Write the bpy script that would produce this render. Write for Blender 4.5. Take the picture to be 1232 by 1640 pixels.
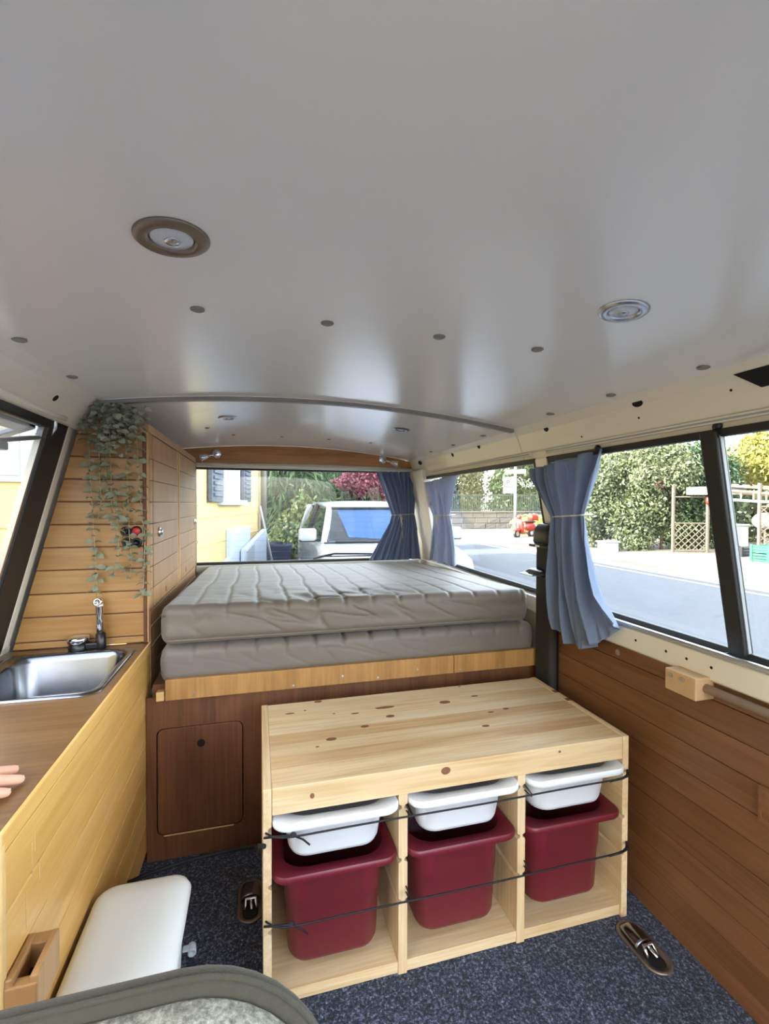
import bpy, math, random
import numpy as np
from mathutils import Vector, Matrix, noise
random.seed(7)
rng = np.random.default_rng(7)
S = bpy.context.scene
COL = S.collection
for o in list(bpy.data.objects): bpy.data.objects.remove(o)

# ------------------------------------------------------------------ camera
def rot(a, b, c):
    return Matrix.Rotation(a, 3, 'Z') @ Matrix.Rotation(b, 3, 'X') @ Matrix.Rotation(c, 3, 'Y')
cam_d = bpy.data.cameras.new('camera'); cam = bpy.data.objects.new('camera', cam_d); COL.objects.link(cam)
cam_d.sensor_fit = 'HORIZONTAL'; cam_d.sensor_width = 36.0; cam_d.lens = 36.0*757.4/1232.0
cam_d.clip_start = 0.02; cam_d.clip_end = 400
RC = rot(-.2617, -.0169, -.0027) @ Matrix(((1, 0, 0), (0, 0, -1), (0, 1, 0)))
cam.matrix_world = Matrix.Translation((-.0093, -1.0333, 1.0976)) @ RC.to_4x4()
S.camera = cam

# ------------------------------------------------------------------ light
SUN_EL = math.radians(26); SUN_AZ = math.radians(188)      # direction towards the sun, measured from +x
w = bpy.data.worlds.new('sky'); S.world = w; w.use_nodes = True
nt = w.node_tree; bg = nt.nodes['Background']
sk = nt.nodes.new('ShaderNodeTexSky'); sk.sky_type = 'NISHITA'; sk.sun_disc = False
sk.sun_elevation = SUN_EL; sk.sun_rotation = math.radians(90) - SUN_AZ
sk.air_density = 1.0; sk.dust_density = 2.5; sk.ozone_density = 1.0
hsv = nt.nodes.new('ShaderNodeHueSaturation'); hsv.inputs['Saturation'].default_value = 0.45
nt.links.new(sk.outputs[0], hsv.inputs['Color']); nt.links.new(hsv.outputs[0], bg.inputs[0])
bg.inputs[1].default_value = 0.42
sun_d = bpy.data.lights.new('sun', 'SUN'); sun_d.energy = 3.6; sun_d.angle = math.radians(0.6); sun_d.color = (1, .95, .86)
sun = bpy.data.objects.new('sun', sun_d); COL.objects.link(sun)
sd = Vector((math.cos(SUN_AZ)*math.cos(SUN_EL), math.sin(SUN_AZ)*math.cos(SUN_EL), math.sin(SUN_EL)))
sun.rotation_euler = sd.to_track_quat('Z', 'Y').to_euler(); sun.location = (-20, 0, 30)
vs = S.view_settings; vs.view_transform = 'Standard'; vs.look = 'None'; vs.gamma = 1; vs.use_curve_mapping = False
vs.exposure = 2.68

# ------------------------------------------------------------------ materials
def lin(h):
    h = h.lstrip('#'); r = [int(h[i:i+2], 16)/255 for i in (0, 2, 4)]
    return tuple((c/12.92 if c <= .04045 else ((c+.055)/1.055)**2.4) for c in r) + (1,)
def newmat(name):
    m = bpy.data.materials.new(name); m.use_nodes = True
    return m, m.node_tree.nodes, m.node_tree.links, m.node_tree.nodes['Principled BSDF']
def plain(name, c, rough=.5, metal=0, var=.06, scale=18, bump=0, bscale=None, spec=.5, coat=0, sheen=0, trans=0):
    m, N, L, B = newmat(name)
    c = lin(c) if isinstance(c, str) else c
    tc = N.new('ShaderNodeTexCoord'); nz = N.new('ShaderNodeTexNoise'); nz.inputs['Scale'].default_value = scale; nz.inputs['Detail'].default_value = 4
    L.new(tc.outputs['Object'], nz.inputs['Vector'])
    mr = N.new('ShaderNodeMapRange'); mr.inputs[3].default_value = 1-var*2; mr.inputs[4].default_value = 1+var*2
    L.new(nz.outputs[0], mr.inputs[0])
    mx = N.new('ShaderNodeVectorMath'); mx.operation = 'SCALE'; mx.inputs[0].default_value = c[:3]
    L.new(mr.outputs[0], mx.inputs['Scale']); L.new(mx.outputs[0], B.inputs['Base Color'])
    B.inputs['Roughness'].default_value = rough; B.inputs['Metallic'].default_value = metal
    B.inputs['Specular IOR Level'].default_value = spec; B.inputs['Coat Weight'].default_value = coat
    B.inputs['Sheen Weight'].default_value = sheen
    if trans: B.inputs['Transmission Weight'].default_value = trans
    if bump:
        n2 = N.new('ShaderNodeTexNoise'); n2.inputs['Scale'].default_value = bscale or scale*4; n2.inputs['Detail'].default_value = 3
        L.new(tc.outputs['Object'], n2.inputs['Vector'])
        bp = N.new('ShaderNodeBump'); bp.inputs['Strength'].default_value = bump; bp.inputs['Distance'].default_value = .004
        L.new(n2.outputs[0], bp.inputs['Height']); L.new(bp.outputs[0], B.inputs['Normal'])
    return m
def wood(name, c1, c2, axis=1, rough=.42, fine=60, rand=.16, knots=None, coat=0., big=5):
    """long grain along one axis, colour drifting from piece to piece"""
    m, N, L, B = newmat(name)
    tc = N.new('ShaderNodeTexCoord'); oi = N.new('ShaderNodeObjectInfo')
    mul = N.new('ShaderNodeVectorMath'); mul.operation = 'SCALE'; mul.inputs[0].default_value = (7.3, 5.1, 3.7); L.new(oi.outputs['Random'], mul.inputs['Scale'])
    add = N.new('ShaderNodeVectorMath'); add.operation = 'ADD'; L.new(tc.outputs['Object'], add.inputs[0]); L.new(mul.outputs[0], add.inputs[1])
    mp = N.new('ShaderNodeMapping'); sc = [fine, fine, fine]; sc[axis] = fine*.045; mp.inputs['Scale'].default_value = sc
    L.new(add.outputs[0], mp.inputs['Vector'])
    nz = N.new('ShaderNodeTexNoise'); nz.inputs['Scale'].default_value = 1.6; nz.inputs['Detail'].default_value = 6; nz.inputs['Distortion'].default_value = .6; L.new(mp.outputs[0], nz.inputs['Vector'])
    mp2 = N.new('ShaderNodeMapping'); sc = [big*2.5]*3; sc[axis] = big*.5; mp2.inputs['Scale'].default_value = sc; L.new(add.outputs[0], mp2.inputs['Vector'])
    n2 = N.new('ShaderNodeTexNoise'); n2.inputs['Scale'].default_value = 1; n2.inputs['Detail'].default_value = 3; L.new(mp2.outputs[0], n2.inputs['Vector'])
    a2 = N.new('ShaderNodeMath'); a2.operation = 'ADD'; L.new(nz.outputs[0], a2.inputs[0]); L.new(n2.outputs[0], a2.inputs[1])
    rp = N.new('ShaderNodeValToRGB'); rp.color_ramp.elements[0].position = .72; rp.color_ramp.elements[1].position = 1.25 if False else 1.0
    hl = N.new('ShaderNodeMapRange'); hl.inputs[1].default_value = .7; hl.inputs[2].default_value = 1.3; L.new(a2.outputs[0], hl.inputs[0])
    rp.color_ramp.elements[0].position = .1; rp.color_ramp.elements[1].position = .9
    rp.color_ramp.elements[0].color = lin(c2); rp.color_ramp.elements[1].color = lin(c1); L.new(hl.outputs[0], rp.inputs[0])
    mr = N.new('ShaderNodeMapRange'); mr.inputs[3].default_value = 1-rand; mr.inputs[4].default_value = 1+rand; L.new(oi.outputs['Random'], mr.inputs[0])
    sv = N.new('ShaderNodeVectorMath'); sv.operation = 'SCALE'; L.new(rp.outputs[0], sv.inputs[0]); L.new(mr.outputs[0], sv.inputs['Scale'])
    L.new(sv.outputs[0], B.inputs['Base Color']); B.inputs['Roughness'].default_value = rough; B.inputs['Coat Weight'].default_value = coat; B.inputs['Coat Roughness'].default_value = .25
    bp = N.new('ShaderNodeBump'); bp.inputs['Strength'].default_value = .12; bp.inputs['Distance'].default_value = .002; L.new(nz.outputs[0], bp.inputs['Height']); L.new(bp.outputs[0], B.inputs['Normal'])
    return m
def glassmat(name, tint=(1, 1, 1), ior=1.4):
    m, N, L, B = newmat(name); N.remove(B); out = N['Material Output']
    t = N.new('ShaderNodeBsdfTransparent'); t.inputs[0].default_value = (*tint, 1); g = N.new('ShaderNodeBsdfGlossy'); g.inputs['Roughness'].default_value = .02
    lw = N.new('ShaderNodeLayerWeight'); lw.inputs[0].default_value = .5; pw = N.new('ShaderNodeMath'); pw.operation = 'POWER'; pw.inputs[1].default_value = 5; L.new(lw.outputs['Facing'], pw.inputs[0])
    r0 = ((ior-1)/(ior+1))**2; f = N.new('ShaderNodeMath'); f.operation = 'MULTIPLY_ADD'; f.inputs[1].default_value = 1-r0; f.inputs[2].default_value = r0; L.new(pw.outputs[0], f.inputs[0]); x = N.new('ShaderNodeMixShader')
    L.new(f.outputs[0], x.inputs[0]); L.new(t.outputs[0], x.inputs[1]); L.new(g.outputs[0], x.inputs[2]); L.new(x.outputs[0], out.inputs[0])
    return m
def leafmat(name, cols, rough=.5, trans=.25):
    m, N, L, B = newmat(name)
    gi = N.new('ShaderNodeNewGeometry'); rp = N.new('ShaderNodeValToRGB'); rp.color_ramp.interpolation = 'LINEAR'
    el = rp.color_ramp.elements
    while len(el) < len(cols): el.new(.5)
    for i, c in enumerate(cols): el[i].position = i/(len(cols)-1); el[i].color = lin(c)
    L.new(gi.outputs['Random Per Island'], rp.inputs[0]); L.new(rp.outputs[0], B.inputs['Base Color']); B.inputs['Roughness'].default_value = rough
    out = N['Material Output']; tr = N.new('ShaderNodeBsdfTranslucent'); L.new(rp.outputs[0], tr.inputs[0])
    x = N.new('ShaderNodeMixShader'); x.inputs[0].default_value = trans; L.new(B.outputs[0], x.inputs[1]); L.new(tr.outputs[0], x.inputs[2]); L.new(x.outputs[0], out.inputs[0])
    return m
def clothmat(name, c, tr=.3):
    m = plain(name, c, .9, var=.05, scale=30, bump=.2, bscale=1200, sheen=.3)
    N, L = m.node_tree.nodes, m.node_tree.links; P = N['Principled BSDF']
    t = N.new('ShaderNodeBsdfTranslucent'); L.new(P.inputs['Base Color'].links[0].from_socket, t.inputs[0])
    x = N.new('ShaderNodeMixShader'); x.inputs[0].default_value = tr; L.new(P.outputs[0], x.inputs[1]); L.new(t.outputs[0], x.inputs[2]); L.new(x.outputs[0], N['Material Output'].inputs[0])
    return m
def carpetmat(name, cols, scale=260):
    m, N, L, B = newmat(name)
    tc = N.new('ShaderNodeTexCoord'); n = N.new('ShaderNodeTexNoise'); n.inputs['Scale'].default_value = scale; n.inputs['Detail'].default_value = 5; n.inputs['Roughness'].default_value = .75
    L.new(tc.outputs['Object'], n.inputs['Vector'])
    rp = N.new('ShaderNodeValToRGB'); el = rp.color_ramp.elements
    while len(el) < len(cols): el.new(.5)
    for i, (p, c) in enumerate(cols): el[i].position = p; el[i].color = lin(c)
    L.new(n.outputs[0], rp.inputs[0]); L.new(rp.outputs[0], B.inputs['Base Color']); B.inputs['Roughness'].default_value = .95; B.inputs['Specular IOR Level'].default_value = .15
    B.inputs['Sheen Weight'].default_value = .15
    bp = N.new('ShaderNodeBump'); bp.inputs['Strength'].default_value = .9; bp.inputs['Distance'].default_value = .006; L.new(n.outputs[0], bp.inputs['Height']); L.new(bp.outputs[0], B.inputs['Normal'])
    return m
M = {}
M['cream'] = plain('cream_paint', '#e2ddd0', .32, var=.02, scale=3, coat=.2)
M['ceiling'] = plain('ceiling_laminate', '#eeece6', .20, var=.008, scale=2, spec=.75)
M['trim'] = plain('grey_trim', '#8b8782', .45, var=.03)
M['black'] = plain('black_rubber', '#17181a', .5, var=.1)
M['blackp'] = plain('black_plastic', '#101113', .35, var=.1)
M['hole'] = plain('dark_opening', '#060606', .8, var=.05)
M['belt'] = plain('belt_webbing', '#2b2a28', .75, var=.1, scale=60, bump=.3, bscale=700)
M['chrome'] = plain('chrome', '#d9dadb', .12, 1, var=.02)
M['steel'] = plain('brushed_steel', '#85878b', .24, 1, var=.05, scale=40)
M['alu'] = plain('aluminium', '#c9ccd1', .3, 1, var=.03)
M['greyscrew'] = plain('screw_cap_grey', '#86827a', .5, var=.05)
M['glass'] = glassmat('window_glass', (.93, .95, .94))
M['acryl'] = glassmat('acrylic_pane', (.80, .83, .86), 1.5)
M['lplank'] = wood('oak_plank', '#a97f49', '#966a36', 0, .38, coat=.15, rand=.05)
M['cplank'] = wood('oak_plank_lit', '#e3b46c', '#d3a052', 1, .34, coat=.25, rand=.03)  # oak again, light from the side window put into the brighter colour
M['rplank'] = wood('oak_plank_shaded', '#83593a', '#6e4829', 1, .42, coat=.1, rand=.06)  # same wood as the left planks, shade put into the darker colour
M['door'] = wood('oak_door_plank', '#b68c5c', '#a5794a', 2, .4, coat=.1, rand=.04)
M['worktop'] = wood('worktop_wood', '#7b5a34', '#624222', 0, .36, coat=.25, rand=0)
M['darkwood'] = plain('dark_edge_wood', '#5d321f', .5, var=.15, scale=30)
M['lwood'] = plain('light_edge_wood', '#d9b478', .5, var=.08, scale=30)
M['bpanel'] = wood('bed_box_plywood', '#73482a', '#56331c', 2, .5, rand=.02)
M['plyrail'] = wood('bed_rail_plywood', '#ab8048', '#936a36', 2, .5, big=9, rand=.06)
M['rboard'] = wood('rear_board_wood', '#b5804a', '#986535', 0, .4, rand=.05, big=8)
M['pine'] = wood('pine_board', '#e0c9a0', '#cba877', 0, .5, rand=.09)
M['pine2'] = wood('pine_heartwood', '#d3b285', '#bb9365', 0, .5, rand=.05)
M['pine3'] = wood('pine_sapwood', '#e2cfab', '#cfb389', 0, .5, rand=.05)
M['pinev'] = wood('pine_upright', '#dfc9a2', '#ccab7b', 2, .5, rand=.05)
M['piney'] = wood('pine_side', '#dfc9a2', '#ccab7b', 1, .5, rand=.05)
M['barwood'] = plain('worn_bar', '#a99689', .35, .25, var=.08, scale=40)
M['blockwood'] = plain('block_wood', '#c4a27a', .5, var=.06, scale=30)
M['ring'] = plain('bronze_ring', '#85786a', .4, .7, var=.05)
M['lens'] = plain('lamp_lens', '#d3d6d8', .12, var=.05, scale=60)
M['knot'] = plain('pine_knot', '#7d5238', .6, var=.2, scale=90)
M['mattress'] = plain('mattress_cotton', '#685f55', .52, var=.02, scale=10, bump=.1, bscale=900, sheen=.2, spec=.55)
M['mattress2'] = plain('mattress_cotton_lower', '#6b635b', .55, var=.02, scale=10, bump=.1, bscale=900, sheen=.2, spec=.5)
M['whitep'] = plain('white_plastic', '#e6ebf0', .32, var=.01)
M['redp'] = plain('wine_red_plastic', '#6c1c28', .42, var=.03)
M['lid'] = plain('lid_plastic', '#eef4f2', .3, var=.01)
M['greyp'] = plain('grey_plastic', '#9aa0a6', .4, var=.03)
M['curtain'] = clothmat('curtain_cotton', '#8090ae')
M['curtain_l'] = clothmat('curtain_pale', '#a6aec2', .4)  # paler and more translucent than the other curtain cloth
M['cord'] = plain('cotton_cord', '#d8d3c4', .9, var=.08, scale=200)
M['elastic'] = plain('elastic_cord', '#15161b', .7, var=.2, scale=300)
M['carpet'] = carpetmat('needle_felt_carpet', [(.36, '#0d0f13'), (.48, '#2b313b'), (.57, '#56607a'), (.68, '#aab4c8')], 170)
M['olive'] = plain('olive_seat_fabric', '#3a362a', .9, var=.08, scale=90, bump=.3, bscale=600, sheen=.1)
M['fuzzy'] = carpetmat('plush_seat_fabric', [(.3, '#4b4a44'), (.48, '#8b897b'), (.7, '#c9c7b4')], 170)
M['skin'] = plain('skin', '#cf9a80', .5, var=.05, scale=40)
M['nail'] = plain('nail', '#e2b5a2', .25, var=.02)
M['sleeve'] = plain('sleeve_cloth', '#3b4250', .9)
M['euc'] = leafmat('eucalyptus_leaf', ['#949b82', '#aeb29c', '#808a72', '#c4c6b6'], .6, .15)
M['stem'] = plain('eucalyptus_stem', '#9c9a78', .6)
M['redbtn'] = plain('red_button', '#c02530', .4)
# outside
M['asphalt'] = plain('asphalt', '#595c61', .95, var=.06, scale=6, bump=.3, bscale=120, spec=.15)
M['paving'] = plain('pale_paving', '#665e53', .9, var=.12, scale=1.2)
M['kerb'] = plain('kerb_stone', '#8d8a86', .85, var=.1)
M['rline'] = plain('road_paint', '#9fa2a6', .8)
M['yellow'] = plain('yellow_render', '#c6ad76', .9, var=.03, scale=2)
M['whitewall'] = plain('white_render', '#b4bcc8', .85, var=.03, scale=3)
M['slate'] = plain('shutter_slate', '#4d5560', .6)
M['sage'] = plain('shutter_sage', '#8fa39a', .6)
M['roof'] = plain('roof_tiles', '#7d4a35', .8, var=.1, scale=4)
M['dkglass'] = plain('house_window_glass', '#b9c4cc', .12, var=.03)
M['pipe'] = plain('zinc_pipe', '#6b675f', .5, .3)
M['carw'] = plain('white_car_paint', '#b3b8c0', .25, coat=.6, var=.01)
M['cargl'] = glassmat('car_glass', (.75, .8, .82), 1.45)
M['blue'] = plain('blue_panel', '#2f6fb8', .6, var=.03)
M['dark'] = plain('dark_interior', '#1a1c20', .8)
M['stone'] = plain('old_stone_wall', '#57534f', .9, var=.15, scale=3)
M['iron'] = plain('iron_fence', '#2d3a33', .6)
M['bark'] = plain('bark', '#5b4a3a', .9, var=.2, scale=20)
M['sred'] = plain('scooter_red', '#a3261a', .35, coat=.5)
M['sign'] = plain('sign_white', '#a3a6a8', .5)
M['signblk'] = plain('sign_dark', '#0d0f14', .5)
M['green'] = plain('green_crate_plastic', '#2f6b50', .45)
M['binl'] = plain('green_bin_plastic', '#3f8560', .45)
M['tim'] = plain('weathered_timber', '#5f5345', .8, var=.12, scale=8)
M['tub'] = plain('dark_blue_tub', '#2b3350', .5)
M['hedge'] = leafmat('hedge_leaf', ['#414d30', '#66704a', '#2f3828', '#858a66', '#515b3a', '#252d20'])
M['bamboo'] = leafmat('bamboo_leaf', ['#355030', '#5c7a4a', '#274029', '#7d9763', '#47653e'])
M['laurel'] = leafmat('laurel_leaf', ['#445f32', '#70884c', '#9da068', '#36502e'])
M['maple'] = leafmat('maple_leaf', ['#7c3a46', '#94525e', '#a8707a', '#6a3640'])
M['yleaf'] = leafmat('autumn_leaf', ['#988a40', '#6f7b40', '#a59446', '#586838'])
M['dkleaf'] = leafmat('evergreen_leaf', ['#2a3f27', '#435a37', '#1e3020', '#576e45'])
M['lime'] = leafmat('lime_leaf', ['#9db24c', '#c3cf74', '#7d9640'])

# ------------------------------------------------------------------ mesh helpers
WL = {}
class MB:
    def __init__(s): s.v = []; s.f = []
    def add(s, vs_, fs_):
        n = len(s.v); s.v += [tuple(p) for p in vs_]; s.f += [tuple(i+n for i in f) for f in fs_]; return s
    def hexa(s, c):  # 8 corners: bottom 4 ccw, top 4 ccw
        return s.add(c, [(3, 2, 1, 0), (4, 5, 6, 7), (0, 1, 5, 4), (1, 2, 6, 5), (2, 3, 7, 6), (3, 0, 4, 7)])
    def box(s, x0, x1, y0, y1, z0, z1):
        return s.hexa([(x0, y0, z0), (x1, y0, z0), (x1, y1, z0), (x0, y1, z0), (x0, y0, z1), (x1, y0, z1), (x1, y1, z1), (x0, y1, z1)])
    def prism(s, poly, ax, a, b):
        def P(p, t): return {'x': (t, p[0], p[1]), 'y': (p[0], t, p[1]), 'z': (p[0], p[1], t)}[ax]
        n = len(poly); vs_ = [P(p, a) for p in poly]+[P(p, b) for p in poly]
        fs_ = [tuple(range(n)), tuple(range(2*n-1, n-1, -1))]+[(i, i+n, (i+1) % n+n, (i+1) % n) for i in range(n)]
        return s.add(vs_, fs_)
    def tube(s, pts, r, n=8, cap=True, closed=False):
        pts = [Vector(p) for p in pts]; rs = r if isinstance(r, (list, tuple)) else [r]*len(pts)
        vs_ = []; prev = None; m = len(pts)
        for i, p in enumerate(pts):
            if closed: t = (pts[(i+1) % m]-pts[i-1]).normalized()
            else: t = (pts[min(i+1, m-1)]-pts[max(i-1, 0)]).normalized()
            if prev is None:
                u = t.cross(Vector((0, 0, 1)));  u = u if u.length > .1 else t.cross(Vector((1, 0, 0)))
            else: u = prev-t*prev.dot(t)
            u.normalize(); prev = u; q = t.cross(u)
            for k in range(n):
                a = 2*math.pi*k/n; vs_.append(p+(u*math.cos(a)+q*math.sin(a))*rs[i])
        fs_ = []
        for i in range(m if closed else m-1):
            j = (i+1) % m
            for k in range(n): fs_.append((i*n+k, i*n+(k+1) % n, j*n+(k+1) % n, j*n+k))
        if cap and not closed: fs_ += [tuple(range(n-1, -1, -1)), tuple(range((m-1)*n, m*n))]
        return s.add(vs_, fs_)
    def lathe(s, prof, c=(0, 0, 0), d=(0, 0, 1), n=24):
        d = Vector(d).normalized(); u = d.orthogonal().normalized(); q = d.cross(u); c = Vector(c)
        vs_ = []
        for r, h in prof:
            for k in range(n):
                a = 2*math.pi*k/n; vs_.append(c+d*h+(u*math.cos(a)+q*math.sin(a))*r)
        fs_ = [(i*n+k, i*n+(k+1) % n, (i+1)*n+(k+1) % n, (i+1)*n+k) for i in range(len(prof)-1) for k in range(n)]
        fs_ += [tuple(range(n-1, -1, -1)), tuple(range((len(prof)-1)*n, len(prof)*n))]
        return s.add(vs_, fs_)
    def loops(s, L, cap0=True, cap1=True):
        n = len(L[0]); vs_ = [p for l in L for p in l]
        fs_ = [(i*n+k, i*n+(k+1) % n, (i+1)*n+(k+1) % n, (i+1)*n+k) for i in range(len(L)-1) for k in range(n)]
        if cap0: fs_.append(tuple(range(n-1, -1, -1)))
        if cap1: fs_.append(tuple(range((len(L)-1)*n, len(L)*n)))
        return s.add(vs_, fs_)
    def grid(s, fn, nu, nv, cu=False):
        vs_ = [fn(i/(nu if cu else nu-1), j/(nv-1)) for j in range(nv) for i in range(nu)]
        fs_ = [(j*nu+i, j*nu+(i+1) % nu, (j+1)*nu+(i+1) % nu, (j+1)*nu+i) for j in range(nv-1) for i in range(nu if cu else nu-1)]
        return s.add(vs_, fs_)
    def ball(s, c, r, n=14, m=9):
        r = r if isinstance(r, (tuple, list)) else (r, r, r)
        L = []
        for j in range(1, m):
            t = math.pi*j/m; L.append([(c[0]+r[0]*math.sin(t)*math.cos(2*math.pi*k/n), c[1]+r[1]*math.sin(t)*math.sin(2*math.pi*k/n), c[2]-r[2]*math.cos(t)) for k in range(n)])
        return s.loops(L)
def rr(cx, cy, hx, hy, r, z, n=6):
    """rounded rectangle loop, ccw, in the xy plane"""
    out = []; r = min(r, hx, hy)
    for sx, sy, a0 in ((1, 1, 0), (-1, 1, 90), (-1, -1, 180), (1, -1, 270)):
        for k in range(n+1):
            a = math.radians(a0+90*k/n); out.append((cx+sx*(hx-r)+r*math.cos(a), cy+sy*(hy-r)+r*math.sin(a), z))
    return out
def rr2(cx, cy, hx, hy, r, n=6): return [(p[0], p[1]) for p in rr(cx, cy, hx, hy, r, 0, n)]
def setp(o, label=None, cat=None, group=None, kind=None):
    if label: o['label'] = label
    if cat: o['category'] = cat
    if group: o['group'] = group
    if kind: o['kind'] = kind
    return o
def empty(name, loc, label=None, cat=None, group=None, kind=None):
    o = bpy.data.objects.new(name, None); o.empty_display_size = .05; COL.objects.link(o); o.location = loc; WL[o.name] = Vector(loc)
    return setp(o, label, cat, group, kind)
def obj(name, mb, mat, parent=None, smooth=False, bevel=0, label=None, cat=None, group=None, kind=None, solid=0, sub=0, seg=2):
    vs_ = mb.v
    if parent is None:
        a = np.array(vs_); loc = Vector(((a[:, 0].min()+a[:, 0].max())/2, (a[:, 1].min()+a[:, 1].max())/2, a[:, 2].min())); base = loc
    else: base = WL[parent.name]; loc = Vector((0, 0, 0))
    me = bpy.data.meshes.new(name); me.from_pydata([(p[0]-base[0], p[1]-base[1], p[2]-base[2]) for p in vs_], [], mb.f); me.update()
    o = bpy.data.objects.new(name, me); COL.objects.link(o); o.location = loc; WL[o.name] = Vector(base)
    if parent: o.parent = parent
    me.materials.append(M[mat] if isinstance(mat, str) else mat)
    if smooth: me.polygons.foreach_set('use_smooth', [True]*len(me.polygons))
    if solid: md = o.modifiers.new('thick', 'SOLIDIFY'); md.thickness = solid; md.offset = 0
    if bevel: md = o.modifiers.new('bevel', 'BEVEL'); md.width = bevel; md.segments = seg; md.limit_method = 'ANGLE'; md.angle_limit = math.radians(40)
    if sub: md = o.modifiers.new('sub', 'SUBSURF'); md.levels = sub; md.render_levels = sub
    return setp(o, label, cat, group, kind)
def inst(src, parent, loc, rot_=None, scale=None, name=None):
    """another piece sharing src's mesh; loc is relative to the parent"""
    o = src.copy(); COL.objects.link(o); o.parent = parent; o.location = loc
    if rot_ is not None: o.rotation_euler = rot_
    if scale is not None: o.scale = scale
    WL[o.name] = WL[parent.name]
    return o
def B(*a): return MB().box(*a)
def text(name, body, size, mat, mtx, parent=None, extrude=.002):
    cu = bpy.data.curves.new(name, 'FONT'); cu.body = body; cu.size = size; cu.extrude = extrude; cu.offset = size*.035; cu.align_x = 'CENTER'; cu.align_y = 'CENTER'
    t = bpy.data.objects.new(name, cu); me = bpy.data.meshes.new_from_object(t); bpy.data.objects.remove(t)
    o = bpy.data.objects.new(name, me); COL.objects.link(o); me.materials.append(M[mat])
    if parent: o.parent = parent; o.matrix_local = Matrix.Translation(-WL[parent.name]) @ mtx
    else: o.matrix_world = mtx
    return o

# ================================================================== THE VAN
XC = -.34                                        # front plane of kitchen and wardrobe
YF = -1.45                                       # the shell stops behind the photographer
def cz(x): return 1.445-.11*(x-.135)**2          # arched ceiling
def rx(z, off=1.06): return off-.19*(z-.755)     # right window plane leans in
def lx(z, off=-.73): return off+.266*(z-.665)    # left window plane leans in
def slab(mb, fx, y0, y1, z0, z1, o0, o1):
    """leaning slab between two offsets of a window plane"""
    a, b = fx(z0, o0), fx(z0, o1); c, d = fx(z1, o0), fx(z1, o1)
    return mb.hexa([(a, y0, z0), (b, y0, z0), (b, y1, z0), (a, y1, z0), (c, y0, z1), (d, y0, z1), (d, y1, z1), (c, y1, z1)])
def arch(x0, x1, y0, y1, th, dz=0, n=40):
    mb = MB(); L = []
    xs = [x0+(x1-x0)*i/n for i in range(n+1)]
    for y in (y0, y1):
        L.append([(x, y, cz(x)+dz) for x in xs]+[(x, y, cz(x)+dz+th) for x in reversed(xs)])
    return mb.loops(L)
# ---- floor and ceiling
obj('floor', B(-.80, 1.06, YF, 1.9, -.02, 0), 'carpet', label='dark blue-grey felt carpet covering the van floor', cat='floor', kind='structure')
cl = obj('ceiling', arch(-.466, .916, YF, .556, .008), 'ceiling', smooth=False, label='glossy white arched ceiling panel of the van', cat='ceiling', kind='structure')
for p in cl.data.polygons: p.use_smooth = len(p.vertices) == 4
md = cl.modifiers.new('split', 'EDGE_SPLIT'); md.split_angle = math.radians(40)
rp_ = obj('rear_panel', arch(-.466, .916, .566, 1.86, .008, -.004), 'ceiling', cl)
for p in rp_.data.polygons: p.use_smooth = len(p.vertices) == 4
md = rp_.modifiers.new('split', 'EDGE_SPLIT'); md.split_angle = math.radians(40)
obj('joint_strip', arch(-.466, .914, .548, .574, .012, -.013), 'trim', cl, bevel=.002)
capm = MB().lathe([(.0125, 0), (.0125, -.002), (.009, -.004), (.003, -.0045)], (0, 0, 0), n=14)
base_c = WL[cl.name]; first = None
for x, y in [(-.111, -.143), (.12, -.122), (.349, -.124), (.561, -.148), (.884, -.252), (.881, .01), (.883, .277), (-.446, .018), (-.448, .288),
             (-.222, 1.16), (-.124, 1.39), (.111, 1.445), (.35, 1.433), (.566, 1.40), (.885, .74), (.885, 1.05), (.885, 1.35), (-.446, -.25), (.884, -.55)]:
    s = .75 if y > 1 else 1
    z = cz(x)-(.004 if y > .566 else 0)
    if first is None:
        first = obj('screw_cap', capm, 'greyscrew', cl, smooth=True); first.location = Vector((x, y, z))-base_c
        first.data.transform(Matrix.Translation(base_c)); 
    else: inst(first, cl, Vector((x, y, z))-base_c, scale=(s, s, 1))
    
# ---- right wall
wr = empty('wall_right', (1.0, 0, 0), 'cream painted right side wall of the van around its windows', 'wall', kind='structure')
cove = [(.912, 1.381), (.93, 1.352), (.944, 1.315), (.952, 1.290), (.960, 1.286), (.962, 1.262), (.985, 1.250), (1.02, 1.256), (1.02, 1.42), (.93, 1.42)]
obj('roof_rail', MB().prism(cove, 'y', YF, .556), 'cream', wr, bevel=.004)
obj('roof_rail', MB().prism(cove, 'y', .558, 1.88), 'cream', wr, bevel=.004)
obj('pillar', slab(MB(), rx, .385, .475, .74, 1.262, 1.046, 1.08), 'cream', wr, bevel=.006)
obj('pillar', slab(MB(), rx, 1.60, 1.90, .60, 1.30, 1.02, 1.09), 'cream', wr, bevel=.006)
sill = [(1.075, .752), (1.03, .742), (1.002, .752), (.996, .748), (.996, .694), (1.005, .688), (1.03, .688), (1.075, .70)]
obj('sill', MB().prism(sill, 'y', YF, .42), 'cream', wr, bevel=.003)
obj('sill', MB().prism(sill, 'y', .42, 1.88), 'cream', wr, bevel=.003)
obj('side_skin', B(1.03, 1.06, YF, 1.9, -.05, .70), 'cream', wr)
zb = [0, .05, .115, .18, .245, .31, .375, .44, .51, .58, .645, .688]
for a, b in zip(zb[:-1], zb[1:]):
    obj('plank', B(1.010, 1.026, YF, .405, a+.0008, b-.0008), 'rplank', wr, bevel=.0012)
obj('plank_backing', B(1.018, 1.028, YF, .405, 0, .688), 'darkwood', wr)
obj('edge_strip', B(1.004, 1.03, .405, .418, 0, .69), 'blackp', wr)
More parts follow.
